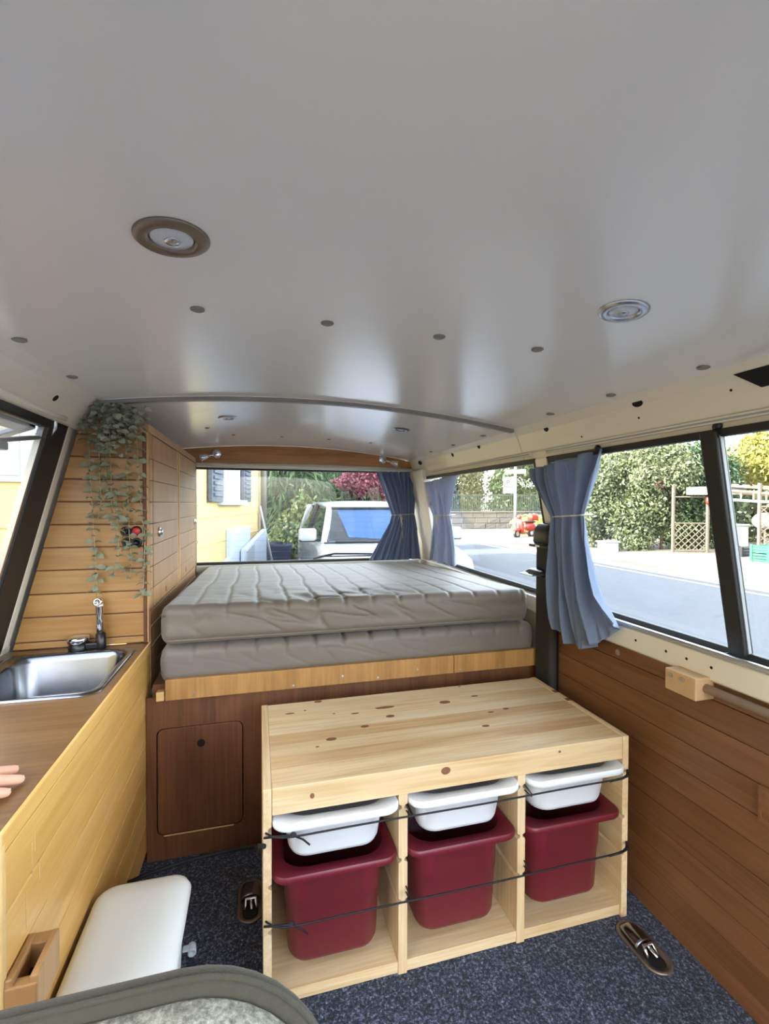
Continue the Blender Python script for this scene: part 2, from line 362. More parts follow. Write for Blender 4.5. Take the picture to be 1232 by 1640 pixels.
# openings, holes and rails of the roof rail
def disc(mb, c, n_, ru, rv, th=.002):
    n_ = Vector(n_).normalized(); u = Vector((0, 1, 0)); u = Vector((1, 0, 0)) if abs(n_.y) > .9 or abs(n_.z) > .98 else (u-n_*u.dot(n_)).normalized(); v = n_.cross(u); c = Vector(c)
    L = []
    for h in (0, th): L.append([c+n_*h+u*ru*math.cos(2*math.pi*k/16)+v*rv*math.sin(2*math.pi*k/16) for k in range(16)])
    return mb.loops(L)
cn = (-.93, 0, -.36)
def covex(z):                                   # cove surface x at height z
    pts = sorted(((p[1], p[0]) for p in cove[:4]))
    for (z0, x0), (z1, x1) in zip(pts[:-1], pts[1:]):
        if z0 <= z <= z1: return x0+(x1-x0)*(z-z0)/(z1-z0)
    return .93
for y, z, a, b in [(-.03, 1.357, .017, .010), (.37, 1.352, .013, .009), (.874, 1.352, .014, .010), (1.17, 1.345, .013, .010), (1.66, 1.345, .03, .014), (-.9, 1.357, .017, .01)]:
    obj('access_hole', disc(MB(), (covex(z)+.001, y, z), (-.92, 0, -.4), a, b, .0015), 'hole', wr)
obj('vent_opening', MB().loops([[(covex(1.362)-.002, -.285, 1.362), (covex(1.327)-.002, -.33, 1.327), (covex(1.327)-.002, -.62, 1.327), (covex(1.362)-.002, -.60, 1.362)],
                                [(covex(1.362)+.01, -.285, 1.362), (covex(1.327)+.01, -.33, 1.327), (covex(1.327)+.01, -.62, 1.327), (covex(1.362)+.01, -.60, 1.362)]]), 'hole', wr)
for y, z in [(-.27, 1.335), (-.02, 1.322), (.21, 1.305)]:
    obj('rivet_hole', disc(MB(), (covex(z)+.0005, y, z), (-.94, 0, -.33), .003, .003, .001), 'hole', wr)
for y in (.04, -.06, -.12, -.185): obj('rivet_hole', disc(MB(), (.9965, y, .724), (-1, 0, 0), .0035, .0035, .001), 'hole', wr)
obj('panel_screw', disc(MB(), (1.0095, .12, .665), (-1, 0, 0), .009, .009, .002), 'alu', wr)
def rail(name, x, z, y0, y1, mat, label):
    t = empty(name, (x, (y0+y1)/2, z), label, 'curtain rail')
    obj('track', B(x-.004, x+.006, y0, y1, z-.005, z+.008), mat, t, bevel=.002)
    obj('slot', B(x-.0055, x-.003, y0+.002, y1-.002, z-.001, z+.003), 'greyp', t)
    return t
t = rail('curtain_rail', .997, .757, YF, .40, 'alu', 'bright aluminium curtain rail along the sill of the large side window')
t = rail('curtain_rail', .952, 1.279, YF, .40, 'cream', 'cream curtain rail above the large side window')
t = rail('curtain_rail', .952, 1.279, .50, 1.60, 'cream', 'cream curtain rail above the side window beside the bed')
for nm, y, z, x, lab in [('rail_knob', -.225, 1.268, .958, 'black rail knob above the dark window divider'), ('rail_knob', .15, 1.262, .958, 'black rail knob at the top corner of the blue curtain'), ('rail_knob', -.215, .756, 1.008, 'black rail knob on the sill below the window divider')]:
    t = empty(nm, (x, y, z), lab, 'knob')
    obj('cap', MB().lathe([(.007, 0), (.010, .004), (.010, .010), (.006, .013)], (x+.004, y, z), (-1, 0, .1), 16), 'blackp', t, smooth=True)
    obj('shank', MB().lathe([(.004, -.008), (.004, .002)], (x+.004, y, z), (-1, 0, .1), 10), 'blackp', t)
# windows on the right
w1 = empty('window_1', (1.06, -.2, .755), 'large sliding side window in black rubber seal on the right', 'window', kind='structure')
def seal(parent, fx, y0, y1, z0, z1, wd, o0, o1, mat='black', name='seal'):
    mb = MB(); slab(mb, fx, y0, y1, z0, z0+wd, o0, o1); slab(mb, fx, y0, y1, z1-wd, z1, o0, o1); slab(mb, fx, y0, y0+wd, z0, z1, o0, o1); slab(mb, fx, y1-wd, y1, z0, z1, o0, o1)
    return obj(name, mb, mat, parent, bevel=.002)
seal(w1, rx, -1.2, .40, .750, 1.262, .017, 1.046, 1.066)
obj('window_divider', slab(MB(), rx, -.232, -.192, .757, 1.258, 1.036, 1.064), 'black', w1, bevel=.004)
obj('divider_edge', slab(MB(), rx, -.2345, -.2318, .765, 1.25, 1.046, 1.054), 'greyp', w1)
obj('glass_pane', slab(MB(), rx, -.212, .39, .757, 1.256, 1.056, 1.059), 'glass', w1)
obj('glass_pane', slab(MB(), rx, -1.19, -.212, .757, 1.256, 1.064, 1.067), 'glass', w1)
w2 = empty('window_2', (1.06, 1.1, .755), 'side window beside the bed on the right', 'window', kind='structure')
seal(w2, rx, .465, 1.62, .750, 1.262, .017, 1.046, 1.066)
obj('glass_pane', slab(MB(), rx, .475, 1.61, .757, 1.256, 1.056, 1.06), 'glass', w2)

# ---- left wall
wl = empty('wall_left', (-.72, 0, 0), 'cream painted left side wall of the van around its window', 'wall', kind='structure')
lc = [(-.463, 1.408), (-.485, 1.385), (-.525, 1.335), (-.535, 1.322), (-.55, 1.322), (-.57, 1.335), (-.57, 1.45), (-.47, 1.45)]
obj('roof_rail', MB().prism(lc, 'y', YF, .59), 'cream', wl, bevel=.004)
obj('roof_rail', MB().prism(lc, 'y', .60, 1.88), 'cream', wl, bevel=.004)
obj('roof_rail_rib', MB().tube([(-.529, -1.2, 1.330), (-.529, .40, 1.330), (-.523, .46, 1.331)], .007, 8), 'cream', wl, smooth=True)
obj('pillar', slab(MB(), lx, .555, .600, .60, 1.38, -.80, -.722), 'cream', wl, bevel=.008)
obj('pillar', slab(MB(), lx, .60, 1.90, .62, 1.38, -.80, -.735), 'cream', wl)
obj('lower_skin', B(-.83, -.80, -.33, 1.9, -.05, .70), 'cream', wl)
obj('lower_sill', slab(MB(), lx, -.33, .6, .62, .675, -.80, -.722), 'cream', wl)
obj('access_hole', disc(MB(), (-.503, .34, 1.363), (.78, 0, -.62), .010, .009, .0015), 'hole', wl)
w4 = empty('window_4', (-.73, 0, .66), 'left hinged side window behind the sink in a thick black frame', 'window', kind='structure')
mb = MB(); slab(mb, lx, .435, .560, .66, 1.335, -.745, -.722); slab(mb, lx, -.33, .56, 1.300, 1.338, -.745, -.722); slab(mb, lx, -.33, .56, .655, .70, -.745, -.722); slab(mb, lx, -.33, -.28, .66, 1.335, -.745, -.722)
obj('seal', mb, 'black', w4, bevel=.006)
obj('inner_edge', slab(MB(), lx, .420, .436, .69, 1.305, -.742, -.727), 'alu', w4)
# the pane is hinged at its top and stands open, held by a bent stay
def lopen(s, y): return (lx(1.30)-.02-.34*s, y, 1.305-.13*s)
mb = MB(); 
a0, a1 = lopen(0, 0), lopen(1, 0)
for (y0, y1) in ((-.27, .43),):
    mb.hexa([(a0[0], y0, a0[2]-.004), (a1[0], y0, a1[2]-.004), (a1[0], y1, a1[2]-.004), (a0[0], y1, a0[2]-.004), (a0[0], y0, a0[2]), (a1[0], y0, a1[2]), (a1[0], y1, a1[2]), (a0[0], y1, a0[2])])
obj('hinged_pane', mb, 'acryl', w4)
mb = MB()
for s0, s1, y0, y1 in ((0, .09, -.27, .43), (.91, 1, -.27, .43), (0, 1, .39, .43)):
    p, q = lopen(s0, 0), lopen(s1, 0)
    mb.hexa([(p[0], y0, p[2]-.010), (q[0], y0, q[2]-.010), (q[0], y1, q[2]-.010), (p[0], y1, p[2]-.010), (p[0], y0, p[2]+.006), (q[0], y0, q[2]+.006), (q[0], y1, q[2]+.006), (p[0], y1, p[2]+.006)])
obj('pane_frame', mb, 'greyp', w4, bevel=.003)
obj('stay_bar', MB().tube([(-.545, .455, 1.338), (-.552, .47, 1.305), (-.562, .468, 1.288), (-.572, .42, 1.272), (-.588, .28, 1.247), (-.62, .10, 1.225)], .0065, 8), 'alu', w4, smooth=True)
obj('stay_joint', B(-.61, -.57, .20, .262, 1.22, 1.24), 'greyp', w4, bevel=.004)

# ---- rear wall
wb = empty('wall_rear', (.2, 1.9, 0), 'cream painted tailgate frame around the rear window', 'wall', kind='structure')
mb = MB(); mb.box(-.72, 1.05, 1.872, 1.91, 1.305, 1.46); mb.box(-.72, 1.05, 1.872, 1.91, -.05, .735); mb.box(.985, 1.06, 1.872, 1.91, .70, 1.40); mb.box(-.80, -.70, 1.872, 1.91, .6, 1.4)
obj('tailgate_frame', mb, 'cream', wb, bevel=.004)
obj('corner_post', MB().prism([(.985, 1.85), (1.06, 1.70), (1.09, 1.70), (1.09, 1.90), (.985, 1.90)], 'z', .5, 1.40), 'cream', wb, bevel=.006)
obj('tailgate_ledge', B(-.70, 1.0, 1.845, 1.875, .70, .741), 'cream', wb, bevel=.006)
obj('tailgate_lip', MB().tube([(-.70, 1.852, 1.318), (1.0, 1.852, 1.312)], .012, 10), 'cream', wb, smooth=True)
obj('access_hole', disc(MB(), (1.034, 1.752, .785), (-.9, -.45, 0), .012, .016, .0015), 'blackp', wb)
n = 30; x0, x1 = -.43, .975
top = [(x0+(x1-x0)*i/n, 0) for i in range(n+1)]
poly = [(x, cz(x)-.006-(max(0, x-.9)*.25)) for x, _ in top]; poly = [(x, min(z, 1.44)) for x, z in poly]
poly = [(-.43, 1.332)]+poly+[(.998, 1.333), (.96, 1.327), (.30, 1.337)]
tb = obj('trim_1', MB().prism(poly, 'y', 1.838, 1.862), 'rboard', bevel=.002, label='curved brown wooden board above the rear window', cat='trim', kind='structure')
w3 = empty('window_3', (.13, 1.88, .74), 'wide rear window with thin heating wires', 'window', kind='structure')
def rearseal(ins, y0, y1, wd):
    mb = MB(); o = [(p[0], y0, p[1]) for p in rr2(.135, 1.025, .850-ins, .285-ins, .07)]; i_ = [(p[0], y0, p[1]) for p in rr2(.135, 1.025, .850-ins-wd, .285-ins-wd, .06)]
    o2 = [(p[0], y1, p[2]) for p in o]; i2 = [(p[0], y1, p[2]) for p in i_]
    return mb.loops([o, i_, i2, o2, o], False, False)
obj('seal', rearseal(0, 1.862, 1.89, .016), 'black', w3)
obj('glass_pane', B(-.70, .975, 1.878, 1.882, .75, 1.30), 'glass', w3)
for k in range(15):
    z = .775+k*.0345
    obj('heating_wire', B(-.69, .965, 1.8765, 1.8775, z-.0003, z+.0003), 'trim', w3)
for x, z in [(.965, 1.18), (.975, 1.09), (.972, 1.06), (.978, .93)]:
    obj('frame_plug', disc(MB(), (x+.012, 1.868, z), (0, -1, 0), .010, .010, .004), 'blackp', wb)
# wiper lying outside across the bottom of the rear window
wp = empty('rear_wiper', (.55, 1.90, .76), 'thin black wiper lying along the bottom of the rear window', 'wiper')
obj('arm', MB().tube([(.32, 1.905, .758), (.45, 1.91, .785), (.75, 1.905, .778)], .007, 8), 'blackp', wp, smooth=True)
obj('blade', MB().tube([(.36, 1.897, .772), (.92, 1.897, .765)], .005, 6), 'black', wp)

# ================================================================== KITCHEN AND WARDROBE
kc = empty('kitchen_cabinet', (-.53, .14, 0), 'low kitchen cabinet with yellowish plank front below the sink', 'cabinet')
zc = [.03, .12, .205, .29, .37, .455, .54, .625, .640]
for a, b in zip(zc[:-1], zc[1:]):
    obj('front_plank', B(XC-.016, XC, -.292, .598, a+.001, b-.001), 'cplank', kc, bevel=.0018)
obj('front_backing', B(XC-.024, XC-.010, -.288, .598, 0, .638), 'darkwood', kc)
obj('end_panel', B(-.72, XC-.012, -.300, -.284, 0, .639), 'darkwood', kc, bevel=.002)
obj('end_edge', B(XC-.016, XC+.001, -.303, -.292, .02, .640), 'lwood', kc, bevel=.002)
obj('back_panel', B(-.79, -.775, -.30, .60, 0, .62), 'bpanel', kc)
for (y0, z0, ln, dx) in [(-.235, .47, .055, .0), (-.215, .535, .05, 0), (-.19, .51, .03, 0), (-.245, .42, .03, 0), (-.232, .41, .04, 0), (-.22, .43, .02, 0), (-.205, .565, .03, 0)]:
    obj('scratch', B(XC-.0005, XC+.0005, y0, y0+.0018, z0, z0+ln), 'lwood', kc)
# worktop with the cut-out for the sink
SX0, SX1, SY0, SY1 = -.690, -.372, .185, .540
wt = empty('worktop', (-.53, .14, .639), 'brown wooden worktop around the steel sink', 'worktop')
mb = MB(); z0, z1 = .6405, .657
mb.box(-.765, SX0+.006, -.30, .60, z0, z1); mb.box(SX1-.006, XC-.004, -.30, .60, z0, z1); mb.box(SX0+.006, SX1-.006, -.30, SY0+.006, z0, z1); mb.box(SX0+.006, SX1-.006, SY1-.006, .60, z0, z1)
obj('board', mb, 'worktop', wt)
obj('edge_band', B(XC-.004, XC+.002, -.302, .60, z0-.001, z1+.001), 'cplank', wt, bevel=.002)
obj('end_band', B(-.765, XC+.002, -.306, -.300, z0-.001, z1+.001), 'lwood', wt, bevel=.002)
# sink
sk_ = empty('kitchen_sink', (-.53, .36, .52), 'stainless steel rectangular sink set into the worktop', 'sink')
cx, cy, hx, hy = (SX0+SX1)/2, (SY0+SY1)/2, (SX1-SX0)/2, (SY1-SY0)/2
L_ = [rr(cx, cy, hx+.008, hy+.008, .04, .6575), rr(cx, cy, hx+.007, hy+.007, .04, .6605), rr(cx, cy, hx-.002, hy-.002, .04, .6612), rr(cx, cy, hx-.012, hy-.012, .045, .655), rr(cx, cy, hx-.018, hy-.018, .05, .640),
      rr(cx, cy, hx-.026, hy-.026, .055, .55), rr(cx, cy, hx-.034, hy-.034, .055, .530), rr(cx, cy, hx-.055, hy-.055, .05, .520), rr(cx, cy, .03, .03, .03, .517)]
obj('basin', MB().loops(L_, False, True), 'steel', sk_, smooth=True)
obj('drain', MB().lathe([(.028, 0), (.028, .003), (.020, .004), (.018, .0005)], (cx, cy, .5172), n=20), 'chrome', sk_, smooth=True)
# tap
tp = empty('folding_tap', (-.495, .565, .657), 'black and chrome folding tap standing behind the sink', 'tap')
obj('knob_base', MB().lathe([(.026, 0), (.027, .004), (.025, .020), (.022, .022)], (-.530, .568, .657), n=24), 'blackp', tp, smooth=True)
obj('push_knob', MB().lathe([(.025, .022), (.029, .024), (.030, .036), (.027, .041), (.012, .043)], (-.530, .568, .657), n=28), 'chrome', tp, smooth=True)
obj('link_arm', B(-.515, -.462, .556, .580, .659, .678), 'blackp', tp, bevel=.004)
obj('swivel_base', MB().lathe([(.014, 0), (.015, .003), (.014, .045), (.011, .047)], (-.470, .568, .657), n=20), 'blackp', tp, smooth=True)
obj('spout', MB().tube([(-.470, .568, .70), (-.471, .567, .75), (-.472, .566, .785), (-.474, .562, .800)], [.0115, .0105, .011, .012], 16), 'chrome', tp, smooth=True)
obj('spout_mouth', MB().lathe([(.013, 0), (.012, .018), (.007, .018), (.006, .010)], (-.474, .570, .797), (-.1, -1, .25), 16), 'chrome', tp, smooth=True)
# wardrobe
wd = empty('wardrobe', (-.53, 1.17, .50), 'tall oak plank wardrobe between the sink and the rear window', 'wardrobe')
zf = [.658, .680, .754, .823, .894, .963, .1032*10, 1.102, 1.171, 1.240, 1.309, 1.345]
def lwx(z): return lx(z, -.716)+.004
for a, b in zip(zf[:-1], zf[1:]):
    x0a, x0b = lwx(a), lwx(b)
    a_, b_ = a+.0016, b-.0016
    mb = MB().hexa([(x0a, .600, a_), (XC-.014, .600, a_), (XC-.014, .616, a_), (x0a, .616, a_), (x0b, .600, b_), (XC-.014, .600, b_), (XC-.014, .616, b_), (x0b, .616, b_)])
    obj('front_plank', mb, 'lplank', wd, bevel=.002)
obj('front_backing', MB().hexa([(lwx(.658), .606, .658), (XC-.014, .606, .658), (XC-.014, .618, .658), (lwx(.658), .618, .658), (lwx(1.36), .606, 1.345), (XC-.014, .606, 1.345), (XC-.014, .618, 1.345), (lwx(1.36), .618, 1.345)]), 'darkwood', wd)
obj('corner_moulding', B(XC-.018, XC-.009, .594, .612, .658, 1.322), 'darkwood', wd, bevel=.002)
obj('corner_moulding', B(XC-.009, XC-.002, .597, .612, .658, 1.322), 'door', wd, bevel=.002)
obj('top_board', B(lwx(1.345), XC+.001, .598, 1.755, 1.322, 1.347), 'door', wd, bevel=.002)
zs = [.50, .57, .64, .705, .754, .823, .894, .963, 1.032, 1.102, 1.171, 1.240, 1.322]
obj('side_backing', B(XC-.030, XC-.012, .612, 1.755, .50, 1.322), 'darkwood', wd)
for a, b in zip(zs[:-1], zs[1:]):
    obj('stile', B(XC-.014, XC, .610, .648, a+.001, b-.001), 'door', wd, bevel=.0015)
for a, b in zip(zs[:4], zs[1:5]):
    b = min(b, .754)
    obj('side_plank', B(XC-.014, XC, .650, 1.14, a+.001, b-.001), 'door', wd, bevel=.0015)
    obj('side_plank', B(XC-.014, XC, 1.142, 1.755, a+.001, b-.001), 'door', wd, bevel=.0015)
for (y0, y1, kz, ky) in [(.652, 1.125, 1.0, .735), (1.185, 1.715, 1.0, 1.665)]:
    d = obj('door', B(XC-.013, XC-.003, y0, y1, .758, 1.318), 'darkwood', wd)
    for a, b in zip([.758]+zs[5:-1], zs[5:-1]+[1.318]):
        obj('plank', B(XC-.010, XC+.002, y0+.001, y1-.001, a+.001, b-.001), 'door', d, bevel=.0015)
    obj('edge_strip', B(XC-.006, XC+.003, y1+.002 if y0 < 1 else y0-.014, y1+.014 if y0 < 1 else y0-.002, .758, 1.318), 'lwood', d, bevel=.001)
    obj('push_lock', MB().lathe([(.016, 0), (.017, .003), (.013, .006), (.010, .006), (.010, .012), (.006, .013)], (XC+.002, ky, kz), (1, 0, 0), 20), 'chrome', d, smooth=True)
obj('end_stile', B(XC-.014, XC, 1.717, 1.755, .70, 1.32), 'door', wd, bevel=.0015)
for y, z in [(.86, .783), (1.36, .787)]: obj('vent_slot', MB().prism(rr2(y, z, .004, .011, .004), 'x', XC+.0015, XC+.0025), 'hole', wd)
obj('niche_back', B(-.70, -.60, 1.757, 1.765, .70, 1.345), 'darkwood', wd)
obj('niche_side', B(XC-.014, XC-.006, 1.757, 1.842, .74, 1.31), 'darkwood', wd)
for z in (.87, 1.08): obj('niche_shelf', B(-.60, XC+.002, 1.757, 1.845, z, z+.012), 'lwood', wd)
# sockets and the red switch on the plank front
sp = empty('socket_cluster', (-.391, .598, .96), 'three black sockets and a red button half hidden by leaves', 'socket')
for i, (x, z, m) in enumerate([(-.407, 1.010, 'blackp'), (-.403, .976, 'blackp'), (-.377, .974, 'blackp')]):
    s_ = obj('socket', MB().lathe([(.0155, 0), (.0155, .004), (.0135, .006), (.009, .006), (.009, .001)], (x, .600, z), (0, -1, 0), 20), m, sp, smooth=True)
s_ = obj('button_ring', MB().lathe([(.0155, 0), (.0155, .005), (.013, .007)], (-.377, .600, 1.011), (0, -1, 0), 20), 'blackp', sp, smooth=True)
obj('red_button', MB().lathe([(.0115, .005), (.0115, .009), (.009, .011)], (-.377, .600, 1.011), (0, -1, 0), 20), 'redbtn', s_, smooth=True)

# ================================================================== HANGING EUCALYPTUS
eg = empty('eucalyptus_garland', (-.43, .575, 1.36), 'artificial grey-green eucalyptus garland hanging down the plank front', 'plant')
def sx(px): return -.341-(238-px)*.001742
def sz(py): return 1.343-(py-683)*.001916
paths = [[(147, 668), (146, 720), (148, 780), (152, 844), (155, 905), (157, 963)],
         [(160, 664), (163, 700), (164, 770), (166, 815), (160, 838)],
         [(180, 664), (181, 700), (183, 770), (184, 834)],
         [(200, 662), (203, 690), (206, 780), (208, 860), (211, 900), (209, 934)],
         [(216, 660), (222, 690), (226, 780), (231, 840), (235, 865), (233, 910), (232, 945), (227, 966)],
         [(190, 790), (192, 844), (195, 885), (190, 910), (184, 929)],
         [(171, 662), (174, 700), (172, 760), (175, 800)]]
# one leaf, shared by all
def leafmesh(l=.019, wd_=.0125):
    mb = MB(); up = []; n = 6
    for i in range(n+1):
        t = i/n; ww = wd_*math.sin(math.pi*min(.97, t*.92+.05))**.8; zc_ = .004*math.sin(math.pi*t)
        up.append((t*l, ww/2, zc_)); 
    lo = [(p[0], -p[1], p[2]) for p in up]; mid = [(p[0], 0, p[2]-.0015) for p in up]
    mb.add(lo+mid+up, [(i, i+1, i+1+n+1, i+n+1) for i in range(n)]+[(i+n+1, i+1+n+1, i+1+2*(n+1), i+2*(n+1)) for i in range(n)])
    return mb
leaf0 = None; nleaf = 0
egl = WL[eg.name]
for si, pth in enumerate(paths):
    yy = .578-.010*(si % 3)
    P3 = [Vector((sx(a), yy, sz(b))) for a, b in pth]
    stem = obj('stem', MB().tube(P3, .0012, 5), 'stem', eg, smooth=True)
    L_ = [0]
    for a, b in zip(P3[:-1], P3[1:]): L_.append(L_[-1]+(b-a).length)
    d = .012; k = 0
    while d < L_[-1]:
        j = max(i for i in range(len(L_)) if L_[i] <= d); j = min(j, len(P3)-2)
        p = P3[j].lerp(P3[j+1], (d-L_[j])/(L_[j+1]-L_[j]))
        ang = (0 if k % 2 == 0 else math.pi/2)+random.uniform(-.5, .5)
        for q in (0, math.pi):
            a = ang+q
            if math.sin(a) > .75 and random.random() < .5: continue     # few leaves pushed against the planks
            tilt = random.uniform(-.1, .55); s_ = random.uniform(1.0, 1.55)*(1.1 if d < .1 else 1)
            if math.sin(a) > 0: a = -a if random.random() < .6 else a*.6
            loc = p-egl
            if leaf0 is None:
                leaf0 = obj('leaf', MB().add([(v[0]+egl[0], v[1]+egl[1], v[2]+egl[2]) for v in leafmesh().v], leafmesh().f), 'euc', eg, smooth=True); o = leaf0; o.parent = stem; o.location = loc
            else: o = inst(leaf0, stem, loc)
            o.rotation_euler = (random.uniform(-1.1, 1.1), tilt, a); o.scale = (s_, s_, s_); nleaf += 1
        d += random.uniform(.0165, .0215); k += 1
mbl = MB(); lm = leafmesh(.024, .017)
for k in range(280):
    px, py = random.gauss(188, 24), 655+abs(random.gauss(0, 34))
    px = min(max(px, 137), 236); py = min(max(py, 650), 790)
    T = Matrix.Translation((sx(px), .585-random.random()*.05, min(sz(py), 1.385))) @ rot(random.uniform(0, 6.28), random.uniform(-.8, .8), random.uniform(-.8, .9)).to_4x4()
    s_ = random.uniform(.7, 1.15)
    mbl.add([T @ (Vector(v)*s_) for v in lm.v], lm.f)
obj('leaf_crown', mbl, 'euc', eg, smooth=True, kind='stuff')

# ================================================================== BED
bb = empty('bed_box', (.33, .55, 0), 'dark brown plywood bed box with a hatch', 'bed box')
hx0, hx1, hz0, hz1 = -.308, -.058, .078, .405
mb = MB(); o_ = rr2((hx0+hx1)/2, (hz0+hz1)/2, (hx1-hx0)/2+.0025, (hz1-hz0)/2+.0025, .022)
# front panel as four strips around the hatch
mb.box(XC+.002, hx0-.0025, .530, .545, 0, .505); mb.box(hx1+.0025, 1.0, .530, .545, 0, .505); mb.box(hx0-.0025, hx1+.0025, .530, .545, 0, hz0-.0025); mb.box(hx0-.0025, hx1+.0025, .530, .545, hz1+.0025, .505)
for sx_, sz_ in ((hx0, hz0), (hx1, hz0), (hx0, hz1), (hx1, hz1)):     # rounded inner corners
    dx = 1 if sx_ == hx0 else -1; dz = 1 if sz_ == hz0 else -1; r_ = .022; ox, oz = sx_-dx*.0025, sz_-dz*.0025
    poly = [(ox, oz)]+[(ox+dx*(r_-r_*math.cos(a)), oz+dz*(r_-r_*math.sin(a))) for a in [math.pi/2*k/6 for k in range(7)]][::-1]
    mb.prism(poly, 'y', .530, .545)
obj('front_panel', mb, 'bpanel', bb)
obj('inner_back', B(XC+.004, .99, .556, .562, 0, .50), 'hole', bb)
ht = obj('hatch', MB().prism(rr2((hx0+hx1)/2, (hz0+hz1)/2, (hx1-hx0)/2-.0005, (hz1-hz0)/2-.0005, .020), 'y', .531, .545), 'bpanel', bb, bevel=.0015)
obj('finger_hole', disc(MB(), (-.182, .5312, .349), (0, -1, 0), .012, .012, .001), 'hole', ht)
obj('pale_strip', B(-.29, -.085, .5285, .531, .0735, .0765), 'lwood', bb)  # pale wood strip along the lower edge of the hatch
obj('bed_base', B(XC+.02, .99, .532, 1.84, .505, .545), 'bpanel', bb)
br = empty('bed_rail', (.35, .51, .50), 'light plywood rail along the front of the bed', 'bed rail')
obj('board', B(-.280, .655, .500, .517, .503, .566), 'plyrail', br, bevel=.002)
obj('board', B(.657, .985, .500, .517, .503, .566), 'plyrail', br, bevel=.002)
obj('end_block', B(-.306, -.283, .504, .530, .502, .530), 'lwood', br, bevel=.002)
for x, z in [(-.2, .515), (.10, .514), (.26, .53), (.38, .514), (.52, .53), (.68, .514), (.83, .514)]:
    obj('screw', disc(MB(), (x, .4995, z), (0, -1, 0), .0035, .0035, .001), 'alu', br)
def mattress(name, x0, x1, y0, y1, z0, z1, mat, label, seams, amp, wr_, piping, seed):
    root = empty(name, ((x0+x1)/2, (y0+y1)/2, z0), label, 'mattress')
    r = .028; prof = []                                   # section in y,z starting at the lower front
    def arc(cy_, cz_, a0, a1, n_=6):
        return [(cy_+r*math.cos(math.radians(a0+(a1-a0)*k/n_)), cz_+r*math.sin(math.radians(a0+(a1-a0)*k/n_))) for k in range(n_+1)]
    def seg(a, b, n_): return [(a[0]+(b[0]-a[0])*k/n_, a[1]+(b[1]-a[1])*k/n_) for k in range(1, n_)]
    c = [arc(y0+r, z0+r, 270, 180), arc(y0+r, z1-r, 180, 90), arc(y1-r, z1-r, 90, 0), arc(y1-r, z0+r, 0, -90)]
    prof = c[0]+seg(c[0][-1], c[1][0], 16)+c[1]+seg(c[1][-1], c[2][0], 105)+c[2]+seg(c[2][-1], c[3][0], 4)+c[3]+seg(c[3][-1], c[0][0], 4)
    yc_, zc_ = (y0+y1)/2, (z0+z1)/2
    nx = 400; L = []
    for i in range(nx+1):
        # denser towards the ends
        t_ = i/nx; x = x0+(x1-x0)*t_
        d_ = min(x-x0, x1-x); ins = r-math.sqrt(max(0, r*r-(r-min(d_, r))**2))
        loop = []
        for (y, z) in prof:
            yy = y+(ins if y < yc_ else -ins)*(1 if abs(y-yc_) > (y1-y0)/2-.06 else 0)
            zz = z+(ins if z < zc_ else -ins)*(1 if abs(z-zc_) > (z1-z0)/2-.03 else 0)
            topf = max(0, min(1, (z-(z1-.05))/.03)); frontf = 1 if y < y0+.03 else 0
            # quilting channels running from front to back, drifting a little
            ph = (x-x0+.016*noise.noise(Vector((y*2.1, seed, 0)))+.006*noise.noise(Vector((y*6, x*3, seed))))/seams
            dd = abs(ph-round(ph))*seams
            ch = math.exp(-(dd/.0075)**2)
            q = (y-y0-.04)/.155+.3*noise.noise(Vector((x*2, seed+3, 0))); d2 = abs(q-round(q))*.155; cross = math.exp(-(d2/.013)**2)
            nn_ = noise.noise(Vector((x*6.5+y*3.5, y*5.5-x*2, seed))); crease = math.exp(-(nn_/.10)**2)
            n2_ = noise.noise(Vector((x*12-y*6, y*9, seed+5)))
            midw = math.exp(-((x-(x0+(x1-x0)*.42))/.30)**2)*math.exp(-((y-y0-.09)/.17)**2)
            dz = 0; dy = 0
            if topf > 0 and y < y1-.02:
                dz = topf*(-amp*ch*(.45+.9*midw)-amp*.22*cross*(1-.5*midw)+wr_*(.25*n2_*(.2+1.3*midw)+noise.noise(Vector((x*4, y*3, seed+1)))*.35-1.1*crease*midw))
            if frontf:
                fz = max(0, min(1, (z-z0)/(z1-z0)))
                fold = noise.noise(Vector((x*8+fz*2.2, fz*1.6, seed+9))); cr = math.exp(-(fold/.09)**2)
                dy = wr_*(.55*noise.noise(Vector((x*5+fz, fz*2, seed+11)))+.55*cr*(.35+math.exp(-((x-(x0+(x1-x0)*.45))/.32)**2)))*math.sin(math.pi*fz)+amp*.7*ch*max(0, fz-.55)*2.0
                if piping: dy += .004*math.exp(-((z-z0-.016)/.004)**2)
            if piping: dz -= .050*(y-y0)/(y1-y0)
            elif z > zc_: dz -= .042*(y-y0)/(y1-y0)
            loop.append((x, yy+dy, zz+dz))
        L.append(loop)
    o = obj('cover', MB().loops(L), mat, root, smooth=True)
    if piping:
        pts = [(x0+.02+(x1-x0-.04)*k/60, y0+.003, z0+.013) for k in range(61)]
        obj('piping', MB().tube(pts, .0032, 6), mat, root, smooth=True)
    else:
        pts = [(x0+.01+(x1-x0-.02)*k/60, y0+.006, z1-.027) for k in range(61)]
        obj('seam', MB().tube(pts, .0018, 5), mat, root, smooth=True)
    return root
mattress('mattress', -.300, .987, .515, 1.845, .548, .660, 'mattress2', 'lower grey quilted mattress resting on the bed rail', .094, .007, .002, False, 3)
mattress('mattress', -.296, .958, .505, 1.842, .668, .788, 'mattress', 'upper grey quilted mattress with a wrinkled cover', .094, .0055, .010, True, 11)

